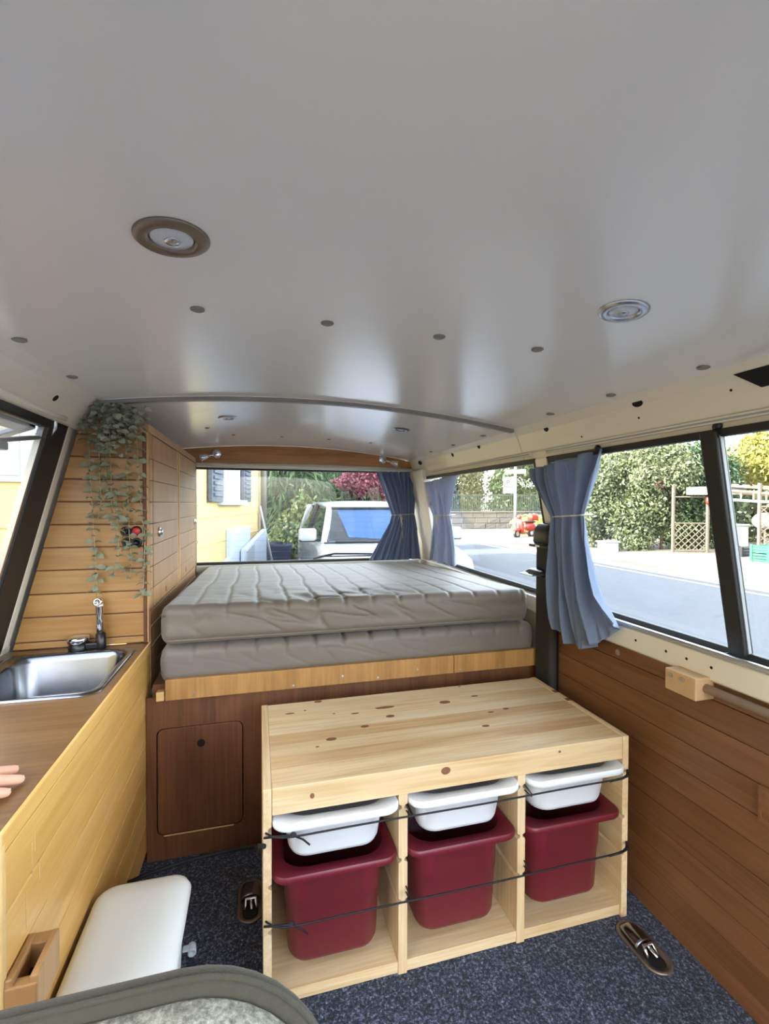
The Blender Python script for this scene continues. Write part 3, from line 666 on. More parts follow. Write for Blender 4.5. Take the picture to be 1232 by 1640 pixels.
# ================================================================== CURTAINS
def smooth(t): return t*t*(3-2*t)
def curtain(name, rows, nf, normal, mat, label, seed, tie, drop=None, warp=1.0):
    """rows: (v, left point, right point, fold depth, sag); v from top (0) to hem (1)"""
    root = empty(name, rows[-1][1], label, 'curtain'); nrm = Vector(normal)
    def at(v):
        for a, b in zip(rows[:-1], rows[1:]):
            if a[0] <= v <= b[0]+1e-9:
                t_ = (v-a[0])/(b[0]-a[0]); t_ = .5*t_+.5*smooth(t_)
                return Vector(a[1]).lerp(Vector(b[1]), t_), Vector(a[2]).lerp(Vector(b[2]), t_), a[3]+(b[3]-a[3])*t_, a[4]+(b[4]-a[4])*t_
    def fn(u, v):
        l, r, d, sag = at(v)
        uu = u**warp+.03*math.sin(5*u+seed+3*v)
        a = math.sin(2*math.pi*nf*uu+seed+.8*math.sin(3*v+seed)); b = math.sin(2*math.pi*nf*1.7*uu+2*seed+v*1.5)
        f = (abs(a)**.7)*(1 if a > 0 else -1)+.5*b+.25*math.sin(2*math.pi*nf*3.3*uu+v*4)
        p = l.lerp(r, u)+nrm*(d*f)+Vector((0, 0, -sag*math.sin(math.pi*u)))
        p += nrm*(.006*noise.noise(Vector((u*6, v*4, seed))))
        return p
    obj('cloth', MB().grid(fn, 170, 70), mat, root, smooth=True, solid=.0015)
    obj('hem', MB().tube([fn(k/80, .012) for k in range(81)], .0022, 5), mat, root, smooth=True)
    vt = tie; l, r, d, _ = at(vt); lo = []
    for k in range(33): lo.append(fn(k/32, vt)+nrm*.006)
    lo += [l.lerp(r, 1-k/12)-nrm*(.03) for k in range(13)]
    tc_ = obj('tie_cord', MB().tube(lo, .0024, 6, closed=True), 'cord', root, smooth=True, label='white cotton tie cord')
    kx = .35; k0 = fn(kx, vt)+nrm*.012; tdir = (r-l).normalized()
    obj('knot', MB().ball(k0, .006, 10, 7), 'cord', tc_, smooth=True)
    for s_, ll in ((-1, .045), (1, .03)):
        pts = [k0+tdir*(s_*.012*math.sin(math.pi*t_))+Vector((0, 0, -ll*math.sin(math.pi*t_/1.0)*1.0))+tdir*(s_*.010*t_)+nrm*.004 for t_ in [k/14 for k in range(15)]]
        obj('bow', MB().tube(pts, .002, 6), 'cord', tc_, smooth=True)
    dr = drop or .15
    pts = [k0+nrm*(.008+.004*math.sin(t_*5))+tdir*(.022*t_)+Vector((0, 0, -dr*t_)) for t_ in [k/16 for k in range(17)]]
    obj('tail', MB().tube(pts, .0022, 6), 'cord', tc_, smooth=True)
    pts = [k0+nrm*.010+tdir*(.018*t_)+Vector((0, 0, -dr*.45*t_)) for t_ in [k/10 for k in range(11)]]
    obj('tail', MB().tube(pts, .0022, 6), 'cord', tc_, smooth=True)
    return root
Y = 1.812
curtain('curtain', [(0, (.700, Y, 1.298), (.962, Y, 1.302), .016, 0), (.25, (.745, Y, 1.19), (.955, Y, 1.19), .016, 0), (.47, (.800, Y, 1.028), (.945, Y, 1.035), .009, 0), (.56, (.785, Y, .98), (.955, Y, .98), .010, 0), (.8, (.70, Y, .84), (.972, Y, .84), .019, 0), (1, (.652, Y-.01, .752), (.982, Y-.01, .750), .016, 0)],
        8, (0, -1, 0), 'curtain', 'blue curtain gathered at the right end of the rear window', 1.0, .47)
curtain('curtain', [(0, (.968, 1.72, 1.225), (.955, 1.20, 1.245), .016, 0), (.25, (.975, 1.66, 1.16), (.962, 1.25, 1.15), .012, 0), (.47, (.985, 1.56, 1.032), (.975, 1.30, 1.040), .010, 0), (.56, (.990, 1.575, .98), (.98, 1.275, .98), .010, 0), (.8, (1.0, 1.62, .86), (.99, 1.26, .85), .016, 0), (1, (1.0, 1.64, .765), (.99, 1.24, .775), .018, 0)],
        4, (-1, 0, -.1), 'curtain_l', 'pale blue-grey curtain beside the bed window', 2.3, .47, drop=.08)
curtain('curtain', [(0, (.946, .452, 1.225), (.944, .118, 1.258), .016, 0), (.12, (.945, .435, 1.185), (.945, .125, 1.205), .020, 0), (.36, (.955, .360, 1.056), (.955, .206, 1.066), .012, 0), (.45, (.958, .366, .99), (.956, .196, 1.0), .017, 0), (.66, (.968, .376, .87), (.962, .158, .90), .024, 0), (.80, (.972, .380, .785), (.960, .128, .835), .024, .012), (.90, (.974, .384, .725), (.955, .085, .800), .022, .045), (1, (.975, .385, .700), (.952, .052, .772), .018, .085)],
        5, (-1, 0, -.05), 'curtain', 'blue curtain knotted at the left end of the large side window', .4, .36, drop=.16, warp=.62)

# ================================================================== SEAT BELT
sb = empty('seat_belt', (.985, .44, .1), 'black seat belt strap hanging down the pillar beside the blue curtain', 'seat belt')
obj('strap', MB().prism(rr2(.985, .442, .016, .050, .014), 'z', .05, .985), 'belt', sb, smooth=False)
obj('upper_guide', MB().loops([rr(.982, .442, .022, .054, .02, .955), rr(.982, .442, .026, .056, .02, .965), rr(.984, .442, .026, .052, .02, 1.01), rr(.988, .442, .018, .044, .015, 1.027), rr(.99, .442, .008, .03, .008, 1.030)]), 'blackp', sb, smooth=True)
obj('guide_bolt', MB().lathe([(.016, 0), (.018, .004), (.014, .012)], (.965, .378, .955), (-.5, -1, 0), 16), 'blackp', sb, smooth=True)
obj('guide_bar', B(.948, .96, .39, .50, .945, .955), 'blackp', sb, bevel=.003)
obj('guide_clip', B(.946, .949, .43, .455, .947, .953), 'alu', sb)
bk = obj('tongue', MB().prism(rr2(.955, .512, .013, .040, .006), 'z', .838, .842), 'alu', sb, bevel=.001)
obj('tongue_grip', MB().loops([rr(.958, .44, .022, .050, .015, .846), rr(.955, .44, .03, .056, .018, .856), rr(.960, .44, .022, .048, .015, .866)]), 'blackp', sb, smooth=True)

# ================================================================== GRAB BAR
gb = empty('grab_bar', (.985, -.3, .65), 'round wooden bar held by square blocks on the right plank wall', 'grab bar')
for y0 in (-.152, -1.05):
    b_ = obj('block', B(.955, 1.010, y0-.03, y0+.055, .648, .700), 'blockwood', gb, bevel=.003)
    for yy in (y0+.005, y0+.038): obj('screw', disc(MB(), (.9545, yy, .687), (-1, 0, 0), .006, .006, .002), 'alu', b_)
obj('bar', MB().tube([(.985, -.175, .676), (.985, -1.05, .676)], .0105, 14), 'barwood', gb, smooth=True)
ol = empty('wall_hatch', (1.008, -.335, .44), 'flush wooden cover on the right plank wall at the picture edge', 'cover')
obj('plate', B(1.003, 1.0095, -.38, -.292, .442, .512), 'rplank', ol, bevel=.002)
obj('frame', MB().loops([[(1.001, p[0], p[1]) for p in rr2(-.336, .477, .046, .038, .006)], [(1.001, p[0], p[1]) for p in rr2(-.336, .477, .040, .032, .006)], [(1.0095, p[0], p[1]) for p in rr2(-.336, .477, .040, .032, .006)], [(1.0095, p[0], p[1]) for p in rr2(-.336, .477, .046, .038, .006)], [(1.001, p[0], p[1]) for p in rr2(-.336, .477, .046, .038, .006)]], False, False), 'rplank', ol)

# ================================================================== STORAGE BENCH WITH BINS
W, D, H = .94, .44, .485; T = .018
st = empty('storage_bench', (W/2, D/2, 0), 'low pine storage bench with three bays of plastic bins', 'storage bench')
gz = [.392, .268, .170]
def upright(x0, x1, left, right):
    poly = [(x0, 0)]
    r_ = [(x1, 0)]
    g = .007
    for z in sorted(gz):
        if right: r_ += [(x1, z-.005), (x1-g, z-.001), (x1-g, z+.005), (x1, z+.009)]
    r_.append((x1, H-.060)); l_ = [(x0, H-.060)]
    for z in sorted(gz, reverse=True):
        if left: l_ += [(x0, z+.009), (x0+g, z+.005), (x0+g, z-.001), (x0, z-.005)]
    return MB().prism([(x0, 0)]+r_+l_, 'y', .004, D-.004)
def sidepanel(x0, x1, right):
    g = .007; r_ = []
    zz = sorted(gz)
    if right:
        for z in zz: r_ += [(x1, z-.005), (x1-g, z-.001), (x1-g, z+.005), (x1, z+.009)]
        poly = [(x0, 0), (x1, 0)]+r_+[(x1, H), (x0, H)]
    else:
        for z in reversed(zz): r_ += [(x0, z+.009), (x0+g, z+.005), (x0+g, z-.001), (x0, z-.005)]
        poly = [(x0, 0), (x1, 0), (x1, H), (x0, H)]+r_
    return MB().prism(poly, 'y', 0, D)
obj('side_panel', sidepanel(0, T, True), 'piney', st, bevel=.0012)
obj('side_panel', sidepanel(W-T, W, False), 'piney', st, bevel=.0012)
BW = (W-2*T-2*.022)/3
dx1 = T+BW; dx2 = T+2*BW+.022
obj('divider', upright(dx1, dx1+.022, True, True), 'pinev', st, bevel=.0012)
obj('divider', upright(dx2, dx2+.022, True, True), 'pinev', st, bevel=.0012)
ys = [.022, .078, .132, .188, .243, .296, .352, .438]
tones = ['pine', 'pine2', 'pine', 'pine2', 'pine3', 'pine', 'pine3']
for i, (a, b) in enumerate(zip(ys[:-1], ys[1:])):
    obj('top_board', B(T+.0006, W-T-.0006, a+.0001, b-.0001, H-.020, H-.0015), tones[i], st)
obj('front_rail', B(T+.0006, W-T-.0006, .001, .0216, H-.060, H-.0005), 'pine', st, bevel=.002)
obj('back_rail', B(T, W-T, D-.02, D-.002, H-.08, H-.022), 'pine', st)
obj('bottom_board', B(T, dx1, .006, D-.01, .012, .030), 'pine', st, bevel=.001)
obj('bottom_board', B(dx1+.022, dx2, .006, D-.01, .012, .030), 'pine', st, bevel=.001)
obj('bottom_board', B(dx2+.022, W-T, .006, D-.01, .012, .030), 'pine', st, bevel=.001)
obj('bottom_rail', B(T, W-T, .008, .024, .002, .0118), 'pine', st)
for x, y, a, b in [(.17, .428, .012, .007), (.125, .375, .004, .003), (.205, .332, .004, .003), (.265, .318, .012, .004), (.36, .275, .013, .008), (.275, .232, .012, .007), (.175, .185, .014, .008), (.135, .155, .005, .003), (.55, .325, .018, .010), (.36, .335, .03, .008), (.08, .365, .014, .004), (.71, .235, .010, .006), (.655, .225, .010, .004), (.60, .15, .011, .006), (.645, .43, .005, .003), (.66, .345, .012, .005)]:
    obj('knot', disc(MB(), (x, y, H-.0016), (0, 0, 1), a*1.0, b*1.0, .0004), 'knot', st)
for x, z, a, b in [(.105, .456, .005, .006), (.42, .466, .012, .009), (.73, .470, .004, .003)]:
    obj('knot', disc(MB(), (x, .0012, z), (0, -1, 0), a, b, .0005), 'knot', st)
for y0, ln in ((.30, .02), (.235, .018)):
    obj('edge_knot', B(W-T+.001, W-.001, y0, y0+ln, H-.0004, H+.0003), 'knot', st)

def bin_(name, x0, rimz, depth, mat, label, group, y0=.004):
    cx_ = x0+BW/2; L = .42; cy_ = y0+L/2; hx_, hy_ = BW/2-.001, L/2
    root = empty(name, (cx_, cy_, rimz-depth), label, 'bin', group)
    # outside from the bottom up, over the flange, inside down to the floor
    ro = .055
    loops = [rr(cx_, cy_, hx_-.052, hy_-.052, .03, rimz-depth), rr(cx_, cy_, hx_-.042, hy_-.042, .04, rimz-depth+.004), rr(cx_, cy_, hx_-.037, hy_-.037, .045, rimz-depth+.014)]
    if depth > .15:
        zm = rimz-depth*.46
        loops += [rr(cx_, cy_, hx_-.032, hy_-.032, .048, zm-.002), rr(cx_, cy_, hx_-.0295, hy_-.0295, .05, zm+.002)]
    loops += [rr(cx_, cy_, hx_-.028, hy_-.026, ro, rimz-.034), rr(cx_, cy_, hx_-.020, hy_-.020, ro, rimz-.029), rr(cx_, cy_, hx_-.019, hy_-.019, ro, rimz-.017),
              rr(cx_, cy_, hx_-.004, hy_-.002, .03, rimz-.016), rr(cx_, cy_, hx_-.0005, hy_, .03, rimz-.012), rr(cx_, cy_, hx_-.0005, hy_, .03, rimz-.003), rr(cx_, cy_, hx_-.003, hy_-.002, .03, rimz)]
    body = obj('body', MB().loops(loops, True, False), mat, root, smooth=True)
    body.modifiers.new('es', 'EDGE_SPLIT').split_angle = math.radians(50)
    loops = [rr(cx_, cy_, hx_-.003, hy_-.002, .03, rimz), rr(cx_, cy_, hx_-.020, hy_-.026, .06, rimz-.001), rr(cx_, cy_, hx_-.0225, hy_-.0285, .06, rimz-.005), rr(cx_, cy_, hx_-.031, hy_-.031, ro-.005, rimz-.034), rr(cx_, cy_, hx_-.040, hy_-.040, .04, rimz-depth+.012), rr(cx_, cy_, hx_-.06, hy_-.06, .03, rimz-depth+.003)]
    obj('inside', MB().loops(loops, False, True), mat, root, smooth=True)
    return root
bays = [(T, 'left', 'beside the kitchen cabinet'), (dx1+.022, 'middle', ''), (dx2+.022, 'right', 'beside the plank wall')]
for x0, nm, ex in bays:
    bin_('storage_bin', x0, .415, .107, 'whitep', f'shallow white plastic bin in the {nm} bay of the pine bench', 'white bins in the bench', -.024)
    bin_('storage_bin', x0, .289, .234, 'redp', f'deep wine-red plastic bin in the {nm} bay of the pine bench', 'red bins in the bench', -.008)
# elastic cords across the front
def ecord(z, label, knotx, sag):
    t_ = empty('elastic_cord', (W/2, -.006, z-.02), label, 'cord', 'elastic cords across the bench')
    pts = []
    for k in range(61):
        u = k/60; x = .005+(W-.010)*u
        pts.append((x, -.030+.029*abs(2*u-1)**24, z+.0015*math.sin(u*9)+sag*math.sin(math.pi*u)))
    obj('strand', MB().tube(pts, .0021, 6), 'elastic', t_, smooth=True)
    for xw in (dx1+.011, dx2+.011):
        obj('staple', MB().tube([(xw+.007, .003, z-.006), (xw+.007, -.030, z-.003), (xw+.007, -.030, z+.003), (xw+.007, .003, z+.008)], .0015, 5), 'elastic', t_)
    obj('knot', MB().ball((knotx, -.024, z+.002), (.007, .006, .006), 10, 7), 'elastic', t_, smooth=True)
    obj('tail', MB().tube([(knotx, -.026, z+.002), (knotx+.02, -.032, z-.006), (knotx+.034, -.032, z-.020)], .002, 6), 'elastic', t_, smooth=True)
    obj('doubled_end', MB().tube([(W-.006, -.003, z+.004), (W-.022, -.026, z+.004), (W-.05, -.033, z+.004), (W-.085, -.031, z+.001)], .0024, 6), 'elastic', t_, smooth=True)
    obj('doubled_end', MB().tube([(.002, -.004, z-.008), (.02, -.014, z-.002), (knotx, -.026, z+.003)], .0024, 6), 'elastic', t_, smooth=True)
    return t_
ecord(.392, 'upper black elastic cord stretched across the white bins', .062, .002)
ecord(.200, 'lower black elastic cord stretched across the red bins', .058, 0)
# cord from the bench to the cabinet
t_ = empty('tie_down_cord', (-.19, .3, .12), 'black elastic cord tied between the pine bench and the kitchen cabinet', 'cord')
obj('strand', MB().tube([(.002, -.012, .372), (-.006, .05, .33), (-.006, .14, .25), (-.02, .30, .155), (-.09, .34, .128), (-.20, .33, .128), (-.29, .31, .125), (-.336, .30, .118)], .0052, 7), 'elastic', t_, smooth=True)
obj('hook', MB().tube([(-.336, .295, .12), (-.330, .27, .12), (-.325, .255, .112), (-.33, .25, .10), (-.338, .25, .10)], .003, 7), 'blackp', t_, smooth=True)
obj('ferrule', MB().lathe([(.004, 0), (.004, .012)], (-.235, .325, .128), (1, 0, 0), 10), 'alu', t_)
obj('ferrule', MB().lathe([(.004, 0), (.004, .012)], (-.075, .335, .131), (1, 0, 0), 10), 'alu', t_)

# ================================================================== FLOOR FITTINGS
def anchor(name, x, y, label):
    t_ = empty(name, (x, y, 0), label, 'floor bracket')
    obj('flange', MB().loops([rr(x, y, .036, .074, .036, .0008, 10), rr(x, y, .036, .074, .036, .0040, 10), rr(x, y, .032, .070, .032, .0058, 10), rr(x, y, .028, .066, .028, .0045, 10), rr(x, y, .026, .064, .026, .002, 10)]), 'ring', t_, smooth=True)
    def fn(u, v):                                # half dome over the rear end of the plate
        a = math.pi*u; b = math.pi/2*v
        return (x-.026*math.cos(a)*math.cos(b*.55), y-.006+.066*math.sin(b), .004+.020*math.sin(a)*math.cos(b)**.8)
    obj('hood', MB().grid(fn, 18, 12), 'steel', t_, smooth=True, solid=.0015)
    obj('mouth', MB().loops([rr(x, y-.034, .020, .026, .018, .0022), rr(x, y-.034, .018, .024, .016, .0034)]), 'hole', t_)
    obj('latch', MB().tube([(x-.014, y-.030, .004), (x-.013, y-.012, .018), (x+.013, y-.012, .018), (x+.014, y-.030, .004)], .0045, 8), 'chrome', t_, smooth=True)
    obj('latch_bar', MB().tube([(x, y-.004, .014), (x+.003, y-.040, .010)], .004, 8), 'chrome', t_, smooth=True)
anchor('floor_anchor', .913, -.085, 'oval metal anchor plate in the carpet beside the plank wall')
anchor('floor_anchor', -.030, .305, 'metal anchor plate in the carpet left of the pine bench')

# ================================================================== WHITE BOX WITH LID
pb = empty('plastic_box', (-.24, -.10, 0), 'white plastic box with a rounded lid standing beside the kitchen cabinet', 'box')
lc_ = (-.240, -.122); lhx, lhy = .092, .186
obj('body', MB().loops([rr(*lc_, lhx-.03, lhy-.02, .04, .002), rr(*lc_, lhx-.022, lhy-.014, .045, .03), rr(*lc_, lhx-.012, lhy-.010, .04, .272), rr(*lc_, lhx-.016, lhy-.014, .04, .275)]), 'lid', pb, smooth=True)
L_ = [rr(*lc_, lhx-.006, lhy-.006, .036, .271, 10), rr(*lc_, lhx, lhy, .040, .275, 10), rr(*lc_, lhx+.001, lhy+.001, .041, .284, 10), rr(*lc_, lhx-.004, lhy-.004, .038, .294, 10), rr(*lc_, lhx-.014, lhy-.014, .03, .299, 10), rr(*lc_, lhx-.04, lhy-.05, .02, .301, 10)]
obj('lid', MB().loops(L_), 'lid', pb, smooth=True)
obj('clip_tab', B(-.156, -.140, -.040, -.026, .206, .210), 'greyp', pb, bevel=.002)
obj('clip_roll', MB().lathe([(.007, 0), (.008, .002), (.008, .020), (.006, .021), (.004, .016)], (-.140, -.022, .204), (.15, -1, 0), 18), 'greyp', pb, smooth=True)

# ================================================================== WOODEN LATCH ON THE CABINET
la = empty('door_catch', (-.32, -.22, .38), 'chunky wooden catch block with a slot on the cabinet front', 'catch')
y0, y1 = -.300, -.225; z0, z1 = .398, .456
def zz_(y, b): return b-(y-y0)*.22
mb = MB()
obj('arm', MB().box(XC, XC+.010, y0, y1, z0, z1), 'door', la, bevel=.002)
obj('arm', MB().box(XC+.030, XC+.040, y0, y1, z0, z1), 'door', la, bevel=.002)
obj('end_block', MB().box(XC+.0005, XC+.0395, y1-.020, y1-.0005, z0+.0005, z1-.0005), 'door', la, bevel=.002)
obj('end_block', MB().box(XC+.0005, XC+.0395, y0-.002, y0+.014, z0-.008, z1-.010), 'door', la, bevel=.002)
obj('slot_floor', MB().box(XC+.010, XC+.030, y0+.012, y1-.018, z0+.014, z0+.022), 'black', la)

# ================================================================== FRONT SEAT
fs = empty('front_seat', (-.17, -.75, 0), 'olive front seat with plush inset and dark rounded border, nearest the camera', 'seat')
def seatloop(y, hx_, hz_, r_, n_=10): return [(p[0], y, p[1]) for p in rr2(-.172, .40, hx_, hz_, r_, n_)]
L_ = [seatloop(-.592, .16, .245, .10), seatloop(-.600, .188, .272, .11), seatloop(-.607, .212, .296, .12), seatloop(-.614, .226, .310, .127), seatloop(-.620, .231, .315, .13), seatloop(-.627, .233, .317, .13), seatloop(-.633, .230, .314, .128), seatloop(-.636, .224, .308, .12), seatloop(-.634, .212, .296, .11)]
def tilt(p): return (p[0], p[1]+(.716-p[2])*-.22, p[2])
obj('backrest_shell', MB().loops([[tilt(p) for p in l] for l in L_]), 'olive', fs, smooth=True)
L_ = [seatloop(-.632, .2195, .3035, .12), seatloop(-.640, .2235, .3075, .122), seatloop(-.657, .224, .308, .122), seatloop(-.682, .218, .302, .118), seatloop(-.705, .200, .284, .105), seatloop(-.722, .175, .258, .09), seatloop(-.731, .14, .22, .08), seatloop(-.735, .06, .12, .05)]
ins_ = obj('plush_inset', MB().loops([[tilt(p) for p in l] for l in L_]), 'fuzzy', fs, smooth=True)
obj('piping', MB().tube([tilt(p) for p in seatloop(-.6315, .2315, .3155, .128)], .0024, 6, closed=True), 'olive', fs, smooth=True)
obj('seat_cushion', MB().loops([rr(-.172, -.93, .20, .19, .06, .22), rr(-.172, -.93, .23, .22, .08, .25), rr(-.172, -.93, .235, .225, .08, .32), rr(-.172, -.93, .20, .19, .06, .345)]), 'olive', fs, smooth=True)
obj('seat_pedestal', B(-.36, .02, -1.10, -.76, 0, .225), 'blackp', fs, bevel=.01)

# ================================================================== HAND ON THE WORKTOP
pe = empty('person', (-.40, -.22, .657), 'hand with two fingers showing, resting on the wooden worktop at the picture edge', 'person')
mb = MB(); fd = Vector((.84, .54, 0)).normalized(); sd_ = Vector((.54, -.84, 0)).normalized()
def finger(tip, base, r0, r1):
    tip = Vector(tip); base = Vector(base); mid = base.lerp(tip, .42)+Vector((0, 0, .012)); d3 = base.lerp(tip, .75)+Vector((0, 0, .004))
    mb.tube([base, mid, d3, tip], [r0, r0*.96, (r0+r1)/2, r1], 12); mb.ball(tip, (r1*1.02, r1*1.02, r1*.9), 12, 8); mb.ball(base, r0, 12, 8); mb.ball(mid, r0*.98, 12, 8)
palm = Vector((-.465, -.270, .680))
tips = [(-.3920, -.1450, .6655), (-.3700, -.1790, .6655), (-.3735, -.2130, .6652), (-.397, -.2490, .6645)]
bases = [palm+fd*.035-sd_*.034+Vector((0, 0, .004)), palm+fd*.040-sd_*.011+Vector((0, 0, .006)), palm+fd*.036+sd_*.012+Vector((0, 0, .004)), palm+fd*.028+sd_*.032]
for tp_, b_, r_ in zip(tips, bases, (.0090, .0092, .0088, .0078)): finger(tp_, b_, r_+.0008, r_-.0018)
mb.ball(palm, (.046, .044, .016), 18, 12)
for k in range(4): mb.tube([palm-fd*.035+sd_*(.012*(k-1.5)), bases[k]], [.014, .011], 10)
mb.tube([palm-fd*.03-sd_*.02, palm-sd_*.055+fd*.012+Vector((0, 0, -.008)), palm-sd_*.062+fd*.045+Vector((0, 0, -.012))], [.013, .0105, .008], 12); mb.ball(palm-sd_*.062+fd*.045+Vector((0, 0, -.012)), .008, 12, 8)
mb.tube([palm+fd*.01, palm-fd*.05+Vector((0, 0, .006)), (-.53, -.335, .70), (-.585, -.45, .745), (-.62, -.54, .79)], [.020, .025, .026, .034, .040], 16)
hand = obj('hand_and_forearm', mb, 'skin', pe, smooth=True)
md = hand.modifiers.new('remesh', 'REMESH'); md.mode = 'VOXEL'; md.voxel_size = .0022; md.use_smooth_shade = True
md = hand.modifiers.new('smooth', 'SMOOTH'); md.factor = .5; md.iterations = 3
for tp_, b_ in zip(tips, bases):
    tp_ = Vector(tp_); dr_ = (tp_-b_); dr_.z = 0; dr_.normalize(); u_ = Vector((-dr_.y, dr_.x, 0))
    mbn = MB(); c_ = tp_+Vector((0, 0, .0058))-dr_*.001
    mbn.loops([[c_+dr_*(.0075*math.cos(a))+u_*(.005*math.sin(a))+Vector((0, 0, -.0012*abs(math.sin(a))-.0022*max(0, math.cos(a))+h)) for a in [2*math.pi*k/14 for k in range(14)]] for h in (-.0008, .0006)])
    obj('nail', mbn, 'nail', hand, smooth=True)
obj('sleeve', MB().tube([(-.60, -.49, .765), (-.625, -.55, .795), (-.65, -.62, .84)], [.046, .050, .054], 16), 'sleeve', pe, smooth=True)

# ================================================================== CEILING AND READING LIGHTS
def downlight(x, y, dz, ring, label, r=.043):
    z = cz(x)+dz; t_ = empty('ceiling_light', (x, y, z), label, 'ceiling light', 'round ceiling lights')
    nrm = Vector((-(-.22*(x-.135)), 0, -1)); nrm = Vector((-.22*(x-.135)*1, 0, -1)).normalized()
    obj('bezel', MB().lathe([(r, 0), (r, .002), (r*.93, .0045), (r*.68, .006), (r*.60, .0035), (r*.58, -.006)], (x, y, z), nrm, 36), ring, t_, smooth=True)
    obj('lens', MB().lathe([(r*.59, .001), (r*.55, .0028), (r*.3, .0045), (r*.05, .005)], (x, y, z), nrm, 28), 'lens', t_, smooth=True)
    obj('bulb', MB().lathe([(r*.22, .004), (r*.20, .0065), (r*.08, .0075)], (x, y, z), nrm, 16), 'alu', t_, smooth=True)
downlight(-.115, -.372, 0, 'ring', 'round metal ceiling light with brownish ring, nearest the camera on the left', .046)
downlight(.583, -.366, 0, 'alu', 'round pale metal ceiling light near the large side window', .040)
downlight(-.122, .913, -.004, 'alu', 'small round ceiling light above the bed near the wardrobe', .036)
downlight(.586, .91, -.004, 'steel', 'small round dark-ringed ceiling light above the bed on the right', .036)
def reader(x, z, s, label):
    t_ = empty('reading_lamp', (x, 1.83, z), label, 'reading lamp', 'chrome reading lamps')
    obj('rosette', MB().lathe([(.028, 0), (.029, .005), (.022, .012), (.012, .014)], (x, 1.838, z), (0, -1, 0), 24), 'chrome', t_, smooth=True)
    obj('arm', MB().tube([(x, 1.826, z), (x+s*.02, 1.79, z-.012), (x+s*.045, 1.785, z-.02)], .006, 8), 'chrome', t_, smooth=True)
    hd = obj('spot_head', MB().lathe([(.008, 0), (.012, .008), (.016, .03), (.021, .045), (.018, .046), (.014, .03)], (x+s*.04, 1.787, z-.018), (s*.9, -.2, -.3), 20), 'chrome', t_, smooth=True)
    obj('glass', MB().lathe([(.018, .042), (.016, .044)], (x+s*.04, 1.787, z-.018), (s*.9, -.2, -.3), 16), 'whitep', hd)
reader(-.236, 1.383, -1, 'chrome reading lamp above the rear window beside the wardrobe')
reader(.745, 1.375, 1, 'chrome reading lamp above the blue rear window curtain')

# ================================================================== OUTSIDE
G = -.5
obj('road', B(-30, 9.0, -40, 120, G-.1, G), 'asphalt', label='grey asphalt street beside the van', cat='street', kind='structure')
obj('pavement', B(9.14, 60, -40, 120, G-.1, G+.06), 'paving', label='pale sunlit paving across the street', cat='pavement', kind='structure')
kb = empty('kerb', (9.07, 10, G), 'grey kerb stones along the far side of the street', 'kerb', kind='structure')
k0 = obj('kerb_stone', B(9.0, 9.14, -6, -5.01, G-.1, G+.07), 'kerb', kb, bevel=.01)
for k in range(1, 40): inst(k0, kb, (0, k*1.0, 0))
obj('road_line', B(8.62, 8.70, -40, 100, G, G+.004), 'rline', label='white line painted along the edge of the street', cat='road line', kind='structure')

def foliage(center, rad, n, size, elong=1.0, droop=0.0, shell=.55, seed=0, clump=0.35, zmin=None):
    """leaf blades scattered through a lumpy ellipsoid; returns verts, faces"""
    r_ = np.random.default_rng(seed); c = np.array(center); R_ = np.array(rad)
    d = r_.normal(size=(n, 3)); d /= np.linalg.norm(d, axis=1)[:, None]
    k = 9; lob = r_.normal(size=(k, 3)); lob /= np.linalg.norm(lob, axis=1)[:, None]; amp = r_.uniform(.4, 1, k)
    bump = np.max((d @ lob.T)**6*amp, axis=1); rad_ = (shell+(1-shell)*r_.random(n)**.6)*(1-clump+clump*1.4*bump)
    # clumps
    m = max(8, n//60); cc = d[:m]*(rad_[:m, None]); idx = r_.integers(0, m, n)
    pos = np.where((r_.random(n) < .6)[:, None], cc[idx]+r_.normal(size=(n, 3))*.09, d*rad_[:, None])
    p = c+pos*R_
    if zmin is not None: p[:, 2] = np.maximum(p[:, 2], zmin+r_.random(n)*.1)
    t = r_.normal(size=(n, 3)); t[:, 2] -= droop*2; t /= np.linalg.norm(t, axis=1)[:, None]
    u = np.cross(t, r_.normal(size=(n, 3))); u /= np.linalg.norm(u, axis=1)[:, None]
    s = size*r_.uniform(.6, 1.3, n)[:, None]
    a = p; b = p+t*s*elong*.5+u*s*.28; e = p+t*s*elong; f = p+t*s*elong*.5-u*s*.28
    V = np.stack([a, b, e, f], 1).reshape(-1, 3); F = np.arange(4*n).reshape(-1, 4)
    return V, F
